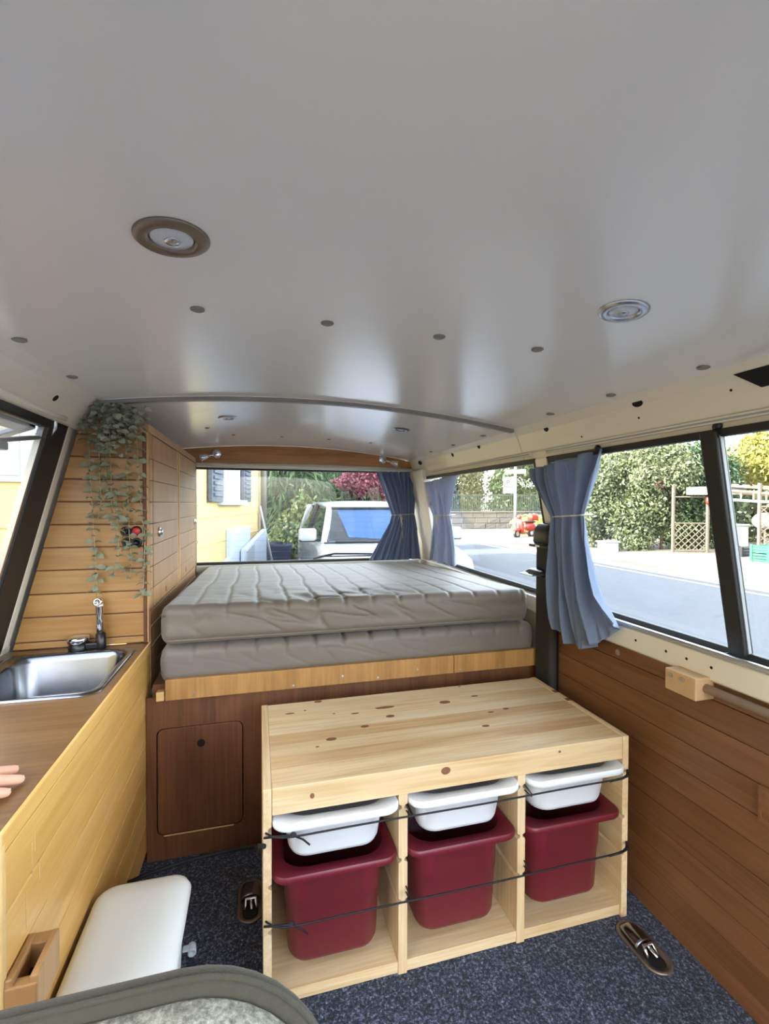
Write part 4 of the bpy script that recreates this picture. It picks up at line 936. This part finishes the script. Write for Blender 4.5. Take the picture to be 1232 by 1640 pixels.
def plant(name, label, cat, base, blobs, mat, size, n, elong=1.0, droop=0, trunk=None, group=None, seed=0, clump=.35):
    root = empty(name, base, label, cat, group); Vs = []; Fs = []; off = 0
    tot = sum(b[1][0]*b[1][1]+b[1][0]*b[1][2] for b in blobs)
    for i, (c, r_) in enumerate(blobs):
        k = int(n*(r_[0]*r_[1]+r_[0]*r_[2])/tot); V, F = foliage(c, r_, k, size, elong, droop, seed=seed+i, clump=clump, zmin=G+.05); Vs.append(V); Fs.append(F+off); off += len(V)
    V = np.concatenate(Vs)-np.array(base); F = np.concatenate(Fs)
    me = bpy.data.meshes.new('foliage'); me.vertices.add(len(V)); me.vertices.foreach_set('co', V.astype(np.float32).ravel())
    me.loops.add(F.size); me.loops.foreach_set('vertex_index', F.ravel().astype(np.int32)); me.polygons.add(len(F)); me.polygons.foreach_set('loop_start', np.arange(0, F.size, 4, dtype=np.int32)); me.update(calc_edges=True); me.validate()
    me.materials.append(M[mat]); o = bpy.data.objects.new('foliage', me); COL.objects.link(o); o.parent = root; o['kind'] = 'stuff'; WL[o.name] = Vector(base)
    mb = MB(); 
    if trunk:
        for pts, r0 in trunk: mb.tube(pts, [r0*(1-.6*i/(len(pts)-1)) for i in range(len(pts))], 8)
    else:
        for c, r_ in blobs[:6]: mb.tube([(c[0], c[1], G), (c[0]+.1, c[1], c[2]-.2*r_[2]), (c[0]-.1, c[1]+.1, c[2]+.6*r_[2])], [.06, .045, .015], 7)
    obj('trunk', mb, 'bark', root, smooth=True)
    return root
# --- yellow house behind the rear window and left window
ya = Vector((-.78, 3.95, 0)); yd = Vector((.187, .982, 0)); yn = Vector((.982, -.187, 0)); yl = Vector((-.982, .187, 0))
yb = ya+yd*4.35; HT = 4.0
yh = empty('yellow_house', (ya.x, ya.y, G), 'yellow rendered house behind the van with shutters and drainpipe', 'house')
def hp(s, t_, z): v = ya+yd*s+yl*t_; return (v.x, v.y, z)                # along the side wall, into the house, height
def hbox(s0, s1, t0, t1, z0, z1): return MB().hexa([hp(s0, t0, z0), hp(s1, t0, z0), hp(s1, t1, z0), hp(s0, t1, z0), hp(s0, t0, z1), hp(s1, t0, z1), hp(s1, t1, z1), hp(s0, t1, z1)])
obj('wall', hbox(0, 4.35, 0, 7, G, HT), 'yellow', yh)
obj('roof', hbox(-.5, 4.85, -.45, 7.4, HT, HT+.15), 'roof', yh)
wn = obj('window', hbox(1.55, 2.62, -.02, .05, 1.13, 2.75), 'whitewall', yh)
obj('pane', hbox(1.66, 2.06, -.03, -.015, 1.27, 2.65), 'dkglass', wn); obj('pane', hbox(2.12, 2.52, -.03, -.015, 1.27, 2.65), 'dkglass', wn)
obj('window_sill', hbox(1.45, 2.75, -.10, .02, 1.08, 1.15), 'whitewall', yh)
for s0, s1 in ((.98, 1.50), (2.68, 3.20)):
    sh_ = obj('shutter', hbox(s0, s1, -.065, -.02, 1.12, 2.8), 'slate', yh)
    for k in range(22): obj('louvre', hbox(s0+.06, s1-.06, -.085, -.06, 1.19+k*.07, 1.225+k*.07), 'slate', sh_)
obj('drainpipe', MB().tube([hp(4.22, -.09, G), hp(4.22, -.09, HT)], .055, 10), 'pipe', yh, smooth=True)
obj('corner_strip', hbox(4.35, 4.42, -.03, .5, G, HT), 'whitewall', yh)
obj('string_course', hbox(.02, 4.34, -.012, 0, .93, .945), 'yellow', yh)
obj('string_course', hbox(.02, 4.34, -.012, 0, .60, .612), 'yellow', yh)
# window on the front gable, seen through the left van window
def fbox(t0, t1, s0, s1, z0, z1): return hbox(s0, s1, t0, t1, z0, z1)
fw = obj('window', fbox(1.35, 2.2, -.03, .03, 1.30, 2.6), 'whitewall', yh)
obj('pane', fbox(1.42, 1.75, -.04, -.02, 1.36, 2.5), 'sage', fw); obj('pane', fbox(1.80, 2.13, -.04, -.02, 1.36, 2.5), 'sage', fw)
for t0, t1 in ((.92, 1.32), (2.23, 2.63)):
    sh_ = obj('shutter', fbox(t0, t1, -.07, -.02, 1.28, 2.62), 'sage', yh)
    for z in (1.33, 1.75, 2.17): obj('panel', fbox(t0+.05, t1-.05, -.085, -.065, z, z+.34), 'sage', sh_)
obj('string_course', fbox(.02, 6.9, -.015, 0, .86, .875), 'yellow', yh)
obj('meter_box', fbox(2.28, 2.55, -.12, 0, 1.02, 1.18), 'whitewall', yh)
# white stair parapet beside the house
sp_ = empty('stair_parapet', hp(1.6, -.5, G), 'white stepped stair wall in front of the yellow house', 'stair wall')
def hq(pts, t0, t1):   # polygon in (s, z) extruded across t
    n_ = len(pts); A_ = [hp(s, t0, z) for s, z in pts]; B_ = [hp(s, t1, z) for s, z in pts]
    return MB().loops([A_, B_])
obj('stair_side', hq([(.35, G), (3.05, G), (3.05, .74), (1.85, .74), (1.85, .36), (1.2, .24), (.35, .06)], -.08, -.005), 'whitewall', sp_)
obj('parapet', hq([(2.3, G), (3.98, G), (3.98, .64), (2.3, .42)], -.18, -.10), 'whitewall', sp_)
obj('step_panel', hq([(2.28, G), (2.80, G), (2.80, .47), (2.28, .40)], -.20, -.182), 'greyp', sp_)
# pole and tub beside the corner
pl = empty('leaning_pole', hp(4.0, -.5, G), 'thin white pole leaning against the yellow house corner', 'pole')
obj('shaft', MB().tube([hp(4.50, -.30, G), hp(4.05, -.05, 1.05)], .022, 8), 'sign', pl, smooth=True); obj('foot', MB().ball(hp(4.50, -.30, G+.04), .045, 10, 6), 'sign', pl, smooth=True)
tbx = Vector((.36, 8.75, G)); tu = empty('tub', tbx, 'dark blue plastic tub beside the house corner', 'tub')
obj('wall', MB().lathe([(.22, 0), (.30, .75), (.33, .80), (.30, .80), (.26, .70)], tbx, (0, 0, 1), 24), 'tub', tu, smooth=True)
# --- plants behind the rear window
plant('bamboo', 'tall green bamboo thicket behind the white car', 'bamboo', (1.2, 11, G), [((.75, 10.4, 1.5), (1.1, .8, 1.4)), ((2.2, 11.3, 1.5), (1.4, .7, 1.4)), ((.9, 10.1, .6), (.8, .5, 1.2)), ((2.8, 11.0, 1.0), (1.3, .6, 1.2))], 'bamboo', .10, 42000, 3.6, 1.0, seed=20,
      trunk=[([(x_, 10.6+.3*math.sin(x_*9), G), (x_+.1, 10.6, 1.5), (x_+.25*math.sin(x_*5), 10.5, 2.9)], .03) for x_ in (.3, .6, .9, 1.2, 1.6, 2.0, 2.4, 2.8)])
plant('laurel_bush', 'light green leafy bush beside the white car', 'bush', (1.15, 9.3, G), [((.95, 9.3, .30), (.70, .45, 1.0)), ((1.55, 9.4, .5), (.6, .45, .85)), ((1.0, 9.1, -.1), (.6, .4, .5))], 'laurel', .10, 12000, 1.2, .3, seed=40)
plant('red_maple', 'red-leaved maple tree behind the white car', 'tree', (2.75, 9.75, G), [((2.35, 9.7, 1.62), (.75, .35, .34)), ((3.1, 9.8, 1.55), (.8, .35, .5)), ((2.8, 9.8, 1.95), (1.0, .4, .36))], 'maple', .075, 6500, 1.1, .3, seed=50,
      trunk=[([(2.75, 9.75, G), (2.72, 9.75, .95), (2.35, 9.72, 1.6)], .06), ([(2.72, 9.75, .9), (2.95, 9.75, 1.3), (3.2, 9.8, 1.7)], .045), ([(2.72, 9.75, .95), (2.7, 9.7, 1.4), (2.8, 9.75, 2.0)], .04)])
plant('evergreen_hedge', 'dark evergreen hedge closing the garden behind the bamboo', 'hedge', (4, 14.5, G), [((-1.5, 14.2, 1.1), (2.2, .9, 2.0)), ((1.5, 14.6, 1.2), (2.2, .9, 2.0)), ((4.3, 14.8, 1.1), (2.2, .9, 1.9))], 'dkleaf', .20, 22000, 1.3, .3, seed=60)
# --- white car parked behind
wc = empty('white_car', (1.65, 6.4, G), 'white parked car behind the rear window with a blue panel in its windscreen', 'car')
X0, X1 = .72, 2.58; cxm = (X0+X1)/2
def sect(y, xw, z0, z1, r_=.12): return [(p[0], y, p[1]) for p in rr2(cxm, (z0+z1)/2, xw, (z1-z0)/2, r_, 5)]
body = [(3.95, .70, -.10, .22), (4.02, .80, -.22, .34), (4.25, .88, -.28, .46), (4.7, .93, -.3, .535), (5.05, .93, -.3, .60), (5.6, .93, -.3, .63), (8.0, .93, -.3, .63), (8.35, .90, -.28, .60), (8.45, .82, -.2, .5)]
obj('body', MB().loops([sect(*s_, r_=.10) for s_ in body]), 'carw', wc, smooth=True)
# cabin: windshield base y 5.0 z .60 -> header y 5.75 z 1.06
def cab(y, xw, z): return [(cxm-xw, y, z), (cxm+xw, y, z)]
ra = [(5.72, .67, 1.045), (5.95, .70, 1.09), (6.6, .72, 1.13), (7.6, .72, 1.13), (8.2, .68, 1.05)]
mb = MB(); L_ = []
for y, xw, z in ra: L_.append([(cxm-xw, y, z-.05), (cxm-xw+.03, y, z-.01), (cxm-xw*.5, y, z+.015), (cxm, y, z+.02), (cxm+xw*.5, y, z+.015), (cxm+xw-.03, y, z-.01), (cxm+xw, y, z-.05), (cxm, y, z-.055)])
obj('roof', mb.loops(L_), 'carw', wc, smooth=True)
def strip(a, b, wv, th=.05): return MB().tube([a, Vector(a).lerp(Vector(b), .5)+Vector((0, -.02, .02)), b], wv, 8)
for s_ in (-1, 1):
    obj('windscreen_pillar', strip((cxm+s_*.84, 5.02, .58), (cxm+s_*.67, 5.74, 1.02), .048), 'carw', wc, smooth=True)
    obj('rear_pillar', strip((cxm+s_*.84, 8.1, .60), (cxm+s_*.70, 7.9, 1.07), .06), 'carw', wc, smooth=True)
    obj('centre_pillar', strip((cxm+s_*.88, 6.7, .60), (cxm+s_*.71, 6.7, 1.09), .04), 'black', wc, smooth=True)
    obj('side_window', MB().add([(cxm+s_*.87, 5.15, .62), (cxm+s_*.87, 8.1, .62), (cxm+s_*.71, 7.9, 1.06), (cxm+s_*.70, 5.78, 1.03)], [(0, 1, 2, 3)]), 'cargl', wc, solid=.006)
    mr_ = obj('wing_mirror', MB().loops([[(cxm+s_*(1.03+p[0]), y, .69+p[1]) for p in rr2(0, 0, .115*k, .085*k, .035*k, 5)] for y, k in ((5.16, .80), (5.18, .97), (5.24, 1), (5.28, .92), (5.30, .6))]), 'carw', wc, smooth=True)
    obj('mirror_foot', MB().loops([[(cxm+s_*(1.03+p[0]), y, .615+p[1]) for p in rr2(0, 0, .105, .018, .012, 4)] for y in (5.17, 5.28)]), 'black', mr_)
    obj('mirror_arm', B(*(sorted((cxm+s_*.86, cxm+s_*.95))), 5.2, 5.27, .60, .64), 'black', mr_)
    for yw in (4.75, 7.7):
        wh = obj('wheel', MB().lathe([(.20, -.1), (.31, -.09), (.315, 0), (.31, .09), (.20, .1)], (cxm+s_*.84, yw, G+.315), (1, 0, 0), 24), 'black', wc, smooth=True)
        obj('hub_cap', MB().lathe([(.19, .101), (.17, .11), (.05, .115)], (cxm+s_*.84, yw, G+.315), (s_, 0, 0), 18), 'alu', wh, smooth=True)
    obj('headlight', MB().ball((cxm+s_*.66, 4.12, .22), (.16, .10, .07), 12, 8), 'greyp', wc, smooth=True)
obj('windscreen', MB().add([(cxm-.82, 5.0, .595), (cxm+.82, 5.0, .595), (cxm+.65, 5.72, 1.03), (cxm-.65, 5.72, 1.03)], [(0, 1, 2, 3)]), 'cargl', wc, solid=.006)
mb = MB()
for a, b in (((-.84, 4.99, .585), (.84, 4.99, .585)), ((-.80, 5.02, .60), (-.655, 5.715, 1.025)), ((.80, 5.02, .60), (.655, 5.715, 1.025)), ((-.65, 5.715, 1.03), (.65, 5.715, 1.03))):
    mb.tube([(cxm+a[0], a[1]+.005, a[2]+.005), (cxm+b[0], b[1]+.005, b[2]+.005)], .022, 6)
obj('windscreen_seal', mb, 'black', wc)
obj('windscreen_panel', MB().add([(cxm-.50, 5.12, .66), (cxm+.02, 5.09, .625), (cxm+.62, 5.12, .655), (cxm+.62, 5.72, 1.005), (cxm-.56, 5.72, 1.005)], [(0, 1, 2, 3, 4)]), 'blue', wc, solid=.01)  # flat blue panel just behind the windscreen glass
obj('dashboard', B(cxm-.80, cxm+.80, 5.12, 5.6, .50, .60), 'dark', wc, bevel=.03)
obj('cabin_floor', B(cxm-.84, cxm+.84, 5.2, 8.2, .56, .64), 'dark', wc)
for s_ in (-.38, .38): obj('car_seat', MB().loops([rr(cxm+s_, 6.35, .24, .10, .08, .5), rr(cxm+s_, 6.38, .25, .10, .08, .85), rr(cxm+s_, 6.42, .12, .07, .06, 1.0)]), 'dark', wc, smooth=True)
obj('car_wiper', MB().tube([(cxm-.70, 4.97, .615), (cxm+.1, 4.96, .60)], .012, 6), 'black', wc); obj('car_wiper', MB().tube([(cxm-.05, 4.97, .615), (cxm+.70, 4.96, .60)], .012, 6), 'black', wc)
obj('bumper', MB().loops([sect(3.86, .70, -.25, 0, .08), sect(3.90, .84, -.3, .06, .1), sect(4.1, .90, -.3, .06, .1)]), 'carw', wc, smooth=True)
obj('grille', B(cxm-.4, cxm+.4, 3.93, 3.99, .05, .16), 'black', wc)

# --- across the street: wall with iron fence, trees
fw_ = empty('stone_wall', (14, 26, G), 'low grey stone wall with an iron fence far across the street', 'wall')
wy = 26.0
rrx = random.Random(3)
src = []
for c in range(3):
    zb0 = G+.06+c*.34; x = 8.0-(c % 2)*.3
    while x < 24:
        wd_ = rrx.uniform(.55, .9)
        obj('stone', B(x+.012, x+wd_-.012, wy+rrx.uniform(-.02, .02), wy+.35, zb0+.012, zb0+.328), 'stone', fw_, bevel=.02, seg=1); x += wd_
obj('mortar', B(7.8, 24, wy+.05, wy+.33, G, G+1.07), 'stone', fw_)
obj('coping', B(7.8, 24.3, wy-.05, wy+.4, G+1.08, G+1.17), 'stone', fw_, bevel=.01)
mb = MB()
b0 = obj('fence_bar', B(8.0, 8.035, wy+.15, wy+.185, G+1.17, G+2.25), 'iron', fw_)
for k in range(1, 120): inst(b0, fw_, (k*.135, 0, 0))
obj('fence_rail', B(7.9, 24.2, wy+.145, wy+.19, G+2.14, G+2.19), 'iron', fw_); obj('fence_rail', B(7.9, 24.2, wy+.145, wy+.19, G+1.25, G+1.30), 'iron', fw_)
for i, (x_, y_, h_, mt_, lab) in enumerate([(10.0, 30, 4.6, 'dkleaf', 'dark leafy tree behind the far fence, left'), (14.0, 31, 4.8, 'hedge', 'pale leafy tree behind the far fence beside the parking sign'), (18.5, 30, 4.8, 'dkleaf', 'dark leafy tree behind the far fence, right of the parking sign')]):
    plant('garden_tree', lab, 'tree', (x_, y_, G), [((x_, y_, 1.2), (2.5, 1.2, 1.6)), ((x_, y_, h_*.55), (2.8, 1.6, h_*.5)), ((x_+.8, y_+.5, h_*.9), (2.2, 1.4, h_*.3))], mt_, .26, 11000, 1.2, .3, seed=80+i*7)
# parking sign
ps = empty('parking_sign', (12.35, 20.0, G), 'white parking sign with letter P on a pale pole', 'sign')
obj('pole', MB().tube([(12.35, 20.0, G), (12.35, 20.0, 3.2)], .06, 12), 'sign', ps, smooth=True)
nrm = Vector((-.55, -.83, 0)).normalized(); rt = Vector((.83, -.55, 0))
def sbox(c, hw, hh, th, f=0): 
    c = Vector(c)+nrm*f; return MB().hexa([c-rt*hw-nrm*0-Vector((0, 0, hh)), c+rt*hw-Vector((0, 0, hh)), c+rt*hw+nrm*-th-Vector((0, 0, hh)), c-rt*hw+nrm*-th-Vector((0, 0, hh)), c-rt*hw+Vector((0, 0, hh)), c+rt*hw+Vector((0, 0, hh)), c+rt*hw+nrm*-th+Vector((0, 0, hh)), c-rt*hw+nrm*-th+Vector((0, 0, hh))])
sc_ = Vector((12.35, 20, 2.05))-rt*.32+nrm*.05
pn = obj('panel', sbox(sc_, .26, .40, .03), 'sign', ps, bevel=.01)
obj('symbol_border', sbox(sc_+Vector((0, 0, .12)), .215, .225, .004, .004), 'signblk', pn)
obj('symbol_field', sbox(sc_+Vector((0, 0, .12)), .165, .175, .004, .008), 'sign', pn)
mt4 = Matrix((( rt.x, 0, nrm.x, 0), (rt.y, 0, nrm.y, 0), (0, 1, 0, 0), (0, 0, 0, 1)))
p_ = text('letter', 'P', .36, 'signblk', Matrix.Translation(sc_+Vector((-.0, 0, .12))-rt*.02+nrm*.011) @ mt4, ps)
obj('symbol_mark', sbox(sc_+Vector((0, 0, .03))+rt*.10, .03, .04, .004, .012), 'signblk', pn)
obj('cross_panel', sbox(Vector((12.35, 20, 2.72)), .5, .10, .03), 'sign', ps)
# red scooter
sr = empty('red_scooter', (12.2, 18.9, G), 'red scooter parked across the street beside the parking sign', 'scooter')
so = Vector((12.2, 18.9, G)); fwd = Vector((-.75, -.35, 0)).normalized(); sdv = Vector((-fwd.y, fwd.x, 0))
def sp3(a, b, z): return so+fwd*a+sdv*b+Vector((0, 0, z))
for a in (-.55, .60):
    wh = obj('wheel', MB().lathe([(.12, -.05), (.22, -.05), (.235, 0), (.22, .05), (.12, .05)], sp3(a, 0, .235), sdv, 20), 'black', sr, smooth=True)
    obj('rim', MB().lathe([(.12, -.052), (.13, 0), (.12, .052)], sp3(a, 0, .235), sdv, 16), 'alu', wh)
obj('leg_shield', MB().loops([[sp3(.34+k*.06, s_*wv, z) for s_, z in ((-1, z0_), (1, z0_))]+[sp3(.40+k*.06, s_*wv*.8, z) for s_, z in ((1, z0_+.02), (-1, z0_+.02))] for k, wv, z0_ in ((0, .16, .25), (.4, .24, .45), (.8, .22, .75), (.9, .12, .95))]), 'sred', sr, smooth=True)
obj('footboard', MB().loops([[sp3(a, s_*.15, z) for s_, z in ((-1, .22), (1, .22), (1, .30), (-1, .30))] for a in (.4, -.1)]), 'sred', sr, bevel=.02)
obj('rear_body', MB().ball(sp3(-.45, 0, .52), (.36, .24, .22), 16, 10), 'sred', sr, smooth=True)
obj('front_mudguard', MB().ball(sp3(.60, 0, .42), (.20, .14, .10), 14, 8), 'sred', sr, smooth=True)
obj('seat', MB().ball(sp3(-.40, 0, .76), (.36, .16, .07), 14, 8), 'black', sr, smooth=True)
obj('headlight', MB().ball(sp3(.42, 0, 1.0), (.12, .13, .11), 14, 8), 'sred', sr, smooth=True)
obj('handlebar', MB().tube([sp3(.36, -.33, 1.06), sp3(.38, 0, 1.02), sp3(.36, .33, 1.06)], .02, 8), 'black', sr, smooth=True)
obj('top_box', MB().loops([rr(so.x-fwd.x*.72, so.y-fwd.y*.72, .2, .2, .06, G+.82), rr(so.x-fwd.x*.72, so.y-fwd.y*.72, .21, .21, .07, G+1.0), rr(so.x-fwd.x*.72, so.y-fwd.y*.72, .16, .16, .06, G+1.12)]), 'sred', sr, smooth=True)
obj('fork', MB().tube([sp3(.60, 0, .24), sp3(.42, 0, .95)], .03, 8), 'alu', sr)
plant('lime_bush', 'yellow-green bush behind the red scooter', 'bush', (14.0, 20.8, G), [((13.6, 20.8, .05), (.9, .7, .62)), ((14.4, 20.6, 0), (.8, .7, .55))], 'lime', .12, 4000, 1.2, .2, seed=120)
plant('street_hedge', 'large sunlit hedge bush across the street behind the blue curtain', 'bush', (12.4, 12.6, G), [((11.9, 13.4, .9), (1.2, 1.0, 1.6)), ((12.7, 12.6, 1.0), (1.3, 1.0, 1.8)), ((12.2, 13.4, 2.1), (1.5, 1.1, 1.2)), ((13.4, 12.2, 2.1), (1.5, 1.1, 1.2))], 'hedge', .10, 62000, 1.3, .3, seed=140, clump=.5)
plant('climber_bush', 'leafy climber growing over the lattice shelter', 'bush', (14.4, 12.2, G), [((14.3, 12.4, .9), (1.0, .8, 1.7)), ((15.4, 12.2, 1.4), (1.3, .9, 2.0)), ((14.8, 12.6, 2.4), (1.8, 1.1, 1.1))], 'dkleaf', .11, 26000, 1.2, .3, seed=160)
plant('yellow_tree', 'tree with yellow autumn leaves above the shelter roof', 'tree', (18.5, 11.5, G), [((18.0, 11.6, 3.0), (2.0, 1.3, 1.4)), ((19.0, 10.4, 2.4), (1.8, 1.4, 1.5))], 'yleaf', .13, 20000, 1.2, .3, seed=180)
plant('back_trees', 'tall green tree filling the background behind the shelter', 'tree', (19, 15, G), [((16.5, 17.5, 2.0), (3.2, 1.6, 2.9)), ((21.0, 14.5, 1.8), (3.2, 1.8, 2.9)), ((23, 9.5, 1.8), (3, 2.4, 2.9))], 'hedge', .26, 18000, 1.2, .3, seed=200)
rf = plant('red_flower_spray', 'small red flower spray in the sunlit hedge', 'flowers', (12.75, 11.7, 1.7), [((12.75, 11.65, 1.82), (.17, .12, .16))], 'maple', .10, 160, 1.1, .2, seed=220, trunk=[([(12.75, 11.9, 1.3), (12.75, 11.7, 1.8)], .012)])
bl = empty('stone_block', (11.05, 12.0, G), 'pale low stone block on the pavement beside the hedge', 'stone block')
obj('base', B(10.8, 11.3, 11.8, 12.2, G+.06, G+.36), 'whitewall', bl, bevel=.03); obj('cap', B(10.76, 11.34, 11.76, 12.24, G+.36, G+.42), 'kerb', bl, bevel=.02)
# --- lattice shelter
sh = empty('lattice_shelter', (13.9, 10.3, G), 'timber shelter with lattice sides and a pale canopy edge', 'shelter')
Pa = Vector((13.0, 11.35, G)); Pb = Vector((13.95, 10.95, G)); Pc = Vector((14.25, 9.55, G)); Pd = Vector((14.9, 9.0, G))
for P_ in (Pa, Pb, Pc, Pd): obj('post', B(P_.x-.035, P_.x+.035, P_.y-.035, P_.y+.035, G+.06, 1.75), 'tim', sh)
def lattice(P0, P1, z0, z1, st_=.16):
    d = (P1-P0); w_ = d.length; d.normalize(); nn = Vector((-d.y, d.x, 0)); h_ = z1-z0
    k = -int(h_/st_)
    def clip(s0, slope):
        pts = []
        for z in (0, h_): pts.append((s0+slope*z, z))
        (a, za), (b, zb_) = pts
        def cut(s_, t_):
            return za+(zb_-za)*(t_-a)/(b-a)
        lo, hi = (a, za), (b, zb_)
        if lo[0] > hi[0]: lo, hi = hi, lo
        if hi[0] <= 0 or lo[0] >= w_: return None
        if lo[0] < 0: lo = (0, cut(0, 0))
        if hi[0] > w_: hi = (w_, cut(0, w_))
        return lo, hi
    s0 = -h_
    while s0 < w_+h_:
        for slope, f in ((1, .012), (-1, -.012)):
            c = clip(s0, slope)
            if c and (Vector(c[0])-Vector(c[1])).length > .08:
                a = P0+d*c[0][0]+Vector((0, 0, z0-P0.z+c[0][1]))+nn*f; b = P0+d*c[1][0]+Vector((0, 0, z0-P0.z+c[1][1]))+nn*f
                obj('lattice_slat', MB().tube([a, b], .014, 4), 'tim', sh)
        s0 += st_*1.3
    for z in (z0, z1): obj('lattice_rail', MB().tube([P0+Vector((0, 0, z-P0.z)), P1+Vector((0, 0, z-P0.z))], .02, 4), 'tim', sh)
lattice(Pa, Pb, G+.12, G+1.0); lattice(Pc, Pd, G+.20, 1.05)
obj('lattice_rail', MB().tube([Pa+Vector((0, 0, 1.85)), Pb+Vector((0, 0, 1.85))], .022, 4), 'tim', sh)
obj('canopy_edge', MB().hexa([(13.3, 11.1, 1.42), (14.6, 10.2, 1.42), (14.75, 10.4, 1.42), (13.45, 11.3, 1.42), (13.3, 11.1, 1.66), (14.6, 10.2, 1.70), (14.75, 10.4, 1.70), (13.45, 11.3, 1.66)]), 'sign', sh, bevel=.02)
ra_ = Vector((14.0, 9.9, 1.72)); rb_ = Vector((16.4, 8.1, 1.40))
for k in range(11):
    a = Vector((13.75, 10.15, 1.70)).lerp(Vector((15.6, 8.2, 1.44)), k/10); b = a+Vector((.9, .9, .06))
    obj('roof_slat', MB().tube([a, b], .05, 4), 'tim', sh)
obj('roof_board', MB().hexa([(13.7, 10.2, 1.66), (15.65, 8.1, 1.36), (16.6, 9.0, 1.42), (14.7, 11.2, 1.72), (13.7, 10.2, 1.70), (15.65, 8.1, 1.40), (16.6, 9.0, 1.46), (14.7, 11.2, 1.76)]), 'tim', sh)
obj('eave_beam', MB().tube([(13.72, 10.15, 1.52), (15.7, 8.1, 1.22)], .06, 4), 'tim', sh); obj('eave_beam', MB().tube([(13.8, 10.0, 1.25), (15.6, 8.1, 1.05)], .035, 4), 'sign', sh)
for k in range(9):
    a = Vector((13.75, 10.1, 1.50)).lerp(Vector((15.6, 8.15, 1.22)), k/9); obj('baluster', MB().tube([a, a+Vector((0, 0, -.22))], .03, 4), 'tim', sh)
rl = empty('red_lantern', (13.9, 11.0, 1.1), 'small red lantern hanging from the canopy edge', 'lantern')
obj('shade', MB().lathe([(.05, 0), (.07, .06), (.07, .2), (.03, .25)], (13.9, 10.9, 1.12), n=12), 'sred', rl, smooth=True); obj('cord', MB().tube([(13.9, 10.9, 1.36), (13.9, 10.9, 1.44)], .006, 5), 'black', rl)
wbx = empty('white_chest', (14.35, 10.3, G), 'white chest standing behind the window divider under the shelter', 'chest')
obj('body', B(14.05, 14.7, 10.2, 10.7, G+.30, G+.95), 'sign', wbx, bevel=.02); obj('lid', B(14.03, 14.72, 10.18, 10.72, G+.95, G+1.0), 'sign', wbx, bevel=.01)
def crate(name, x, y, z, w_, d_, h_, mat, label):
    t_ = empty(name, (x, y, z), label, 'crate')
    for k in range(3):
        z0_ = z+.02+k*(h_-.02)/3
        obj('band', B(x-w_/2, x+w_/2, y-d_/2, y-d_/2+.02, z0_, z0_+(h_-.02)/3*.72), mat, t_); obj('band', B(x-w_/2, x-w_/2+.02, y-d_/2, y+d_/2, z0_, z0_+(h_-.02)/3*.72), mat, t_); obj('band', B(x+w_/2-.02, x+w_/2, y-d_/2, y+d_/2, z0_, z0_+(h_-.02)/3*.72), mat, t_); obj('band', B(x-w_/2, x+w_/2, y+d_/2-.02, y+d_/2, z0_, z0_+(h_-.02)/3*.72), mat, t_)
    for sx__ in (-1, 1):
        for sy__ in (-1, 1): obj('corner', B(x+sx__*w_/2-.03, x+sx__*w_/2+.03, y+sy__*d_/2-.03, y+sy__*d_/2+.03, z, z+h_), mat, t_)
    obj('base', B(x-w_/2, x+w_/2, y-d_/2, y+d_/2, z+.005, z+.025), mat, t_)
crate('crate', 14.05, 9.95, G+.06, .42, .42, .28, 'dark', 'small dark crate on the paving below the white chest')
crate('crate', 13.35, 8.62, G+.06, .62, .45, .24, 'green', 'lower green plastic crate stacked on the paving beside the shelter')
crate('crate', 13.35, 8.62, G+.305, .62, .45, .22, 'green', 'upper green plastic crate stacked on the paving beside the shelter')
gbn = empty('green_bin', (14.9, 8.3, G), 'light green wheeled bin at the picture edge by the shelter', 'bin')
obj('body', MB().loops([rr(14.75, 8.35, .34, .34, .05, G+.12), rr(14.75, 8.35, .42, .42, .05, G+1.05)]), 'binl', gbn, bevel=.01); obj('lid', MB().loops([rr(14.75, 8.35, .44, .44, .05, G+1.05), rr(14.75, 8.35, .44, .44, .05, G+1.10), rr(14.75, 8.35, .36, .36, .05, G+1.16)]), 'binl', gbn)
for yy in (-.2, .2): obj('wheel', MB().lathe([(.08, -.03), (.09, 0), (.08, .03)], (14.55, 8.35+yy, G+.15), (1, 0, 0), 14), 'black', gbn)
wcv = empty('white_cover', (14.6, 9.75, .2), 'white cloth cover bulging behind the lattice', 'cover')
obj('cloth', MB().ball((14.75, 9.75, .62), (.36, .3, .26), 16, 10), 'sign', wcv, smooth=True); obj('stand', MB().tube([(14.75, 9.75, G+.06), (14.75, 9.75, .5)], .03, 6), 'tim', wcv)
# --- the row of houses on the van's left that keeps the near street in shade
rh = empty('row_house', (-8, -6, G), 'long yellow house on the far left side of the van', 'house')
obj('wall', B(-13, -7.0, -24, 3.0, G, 7.1), 'yellow', rh); obj('roof', B(-13.4, -6.6, -24.4, 3.4, 7.1, 7.3), 'roof', rh)
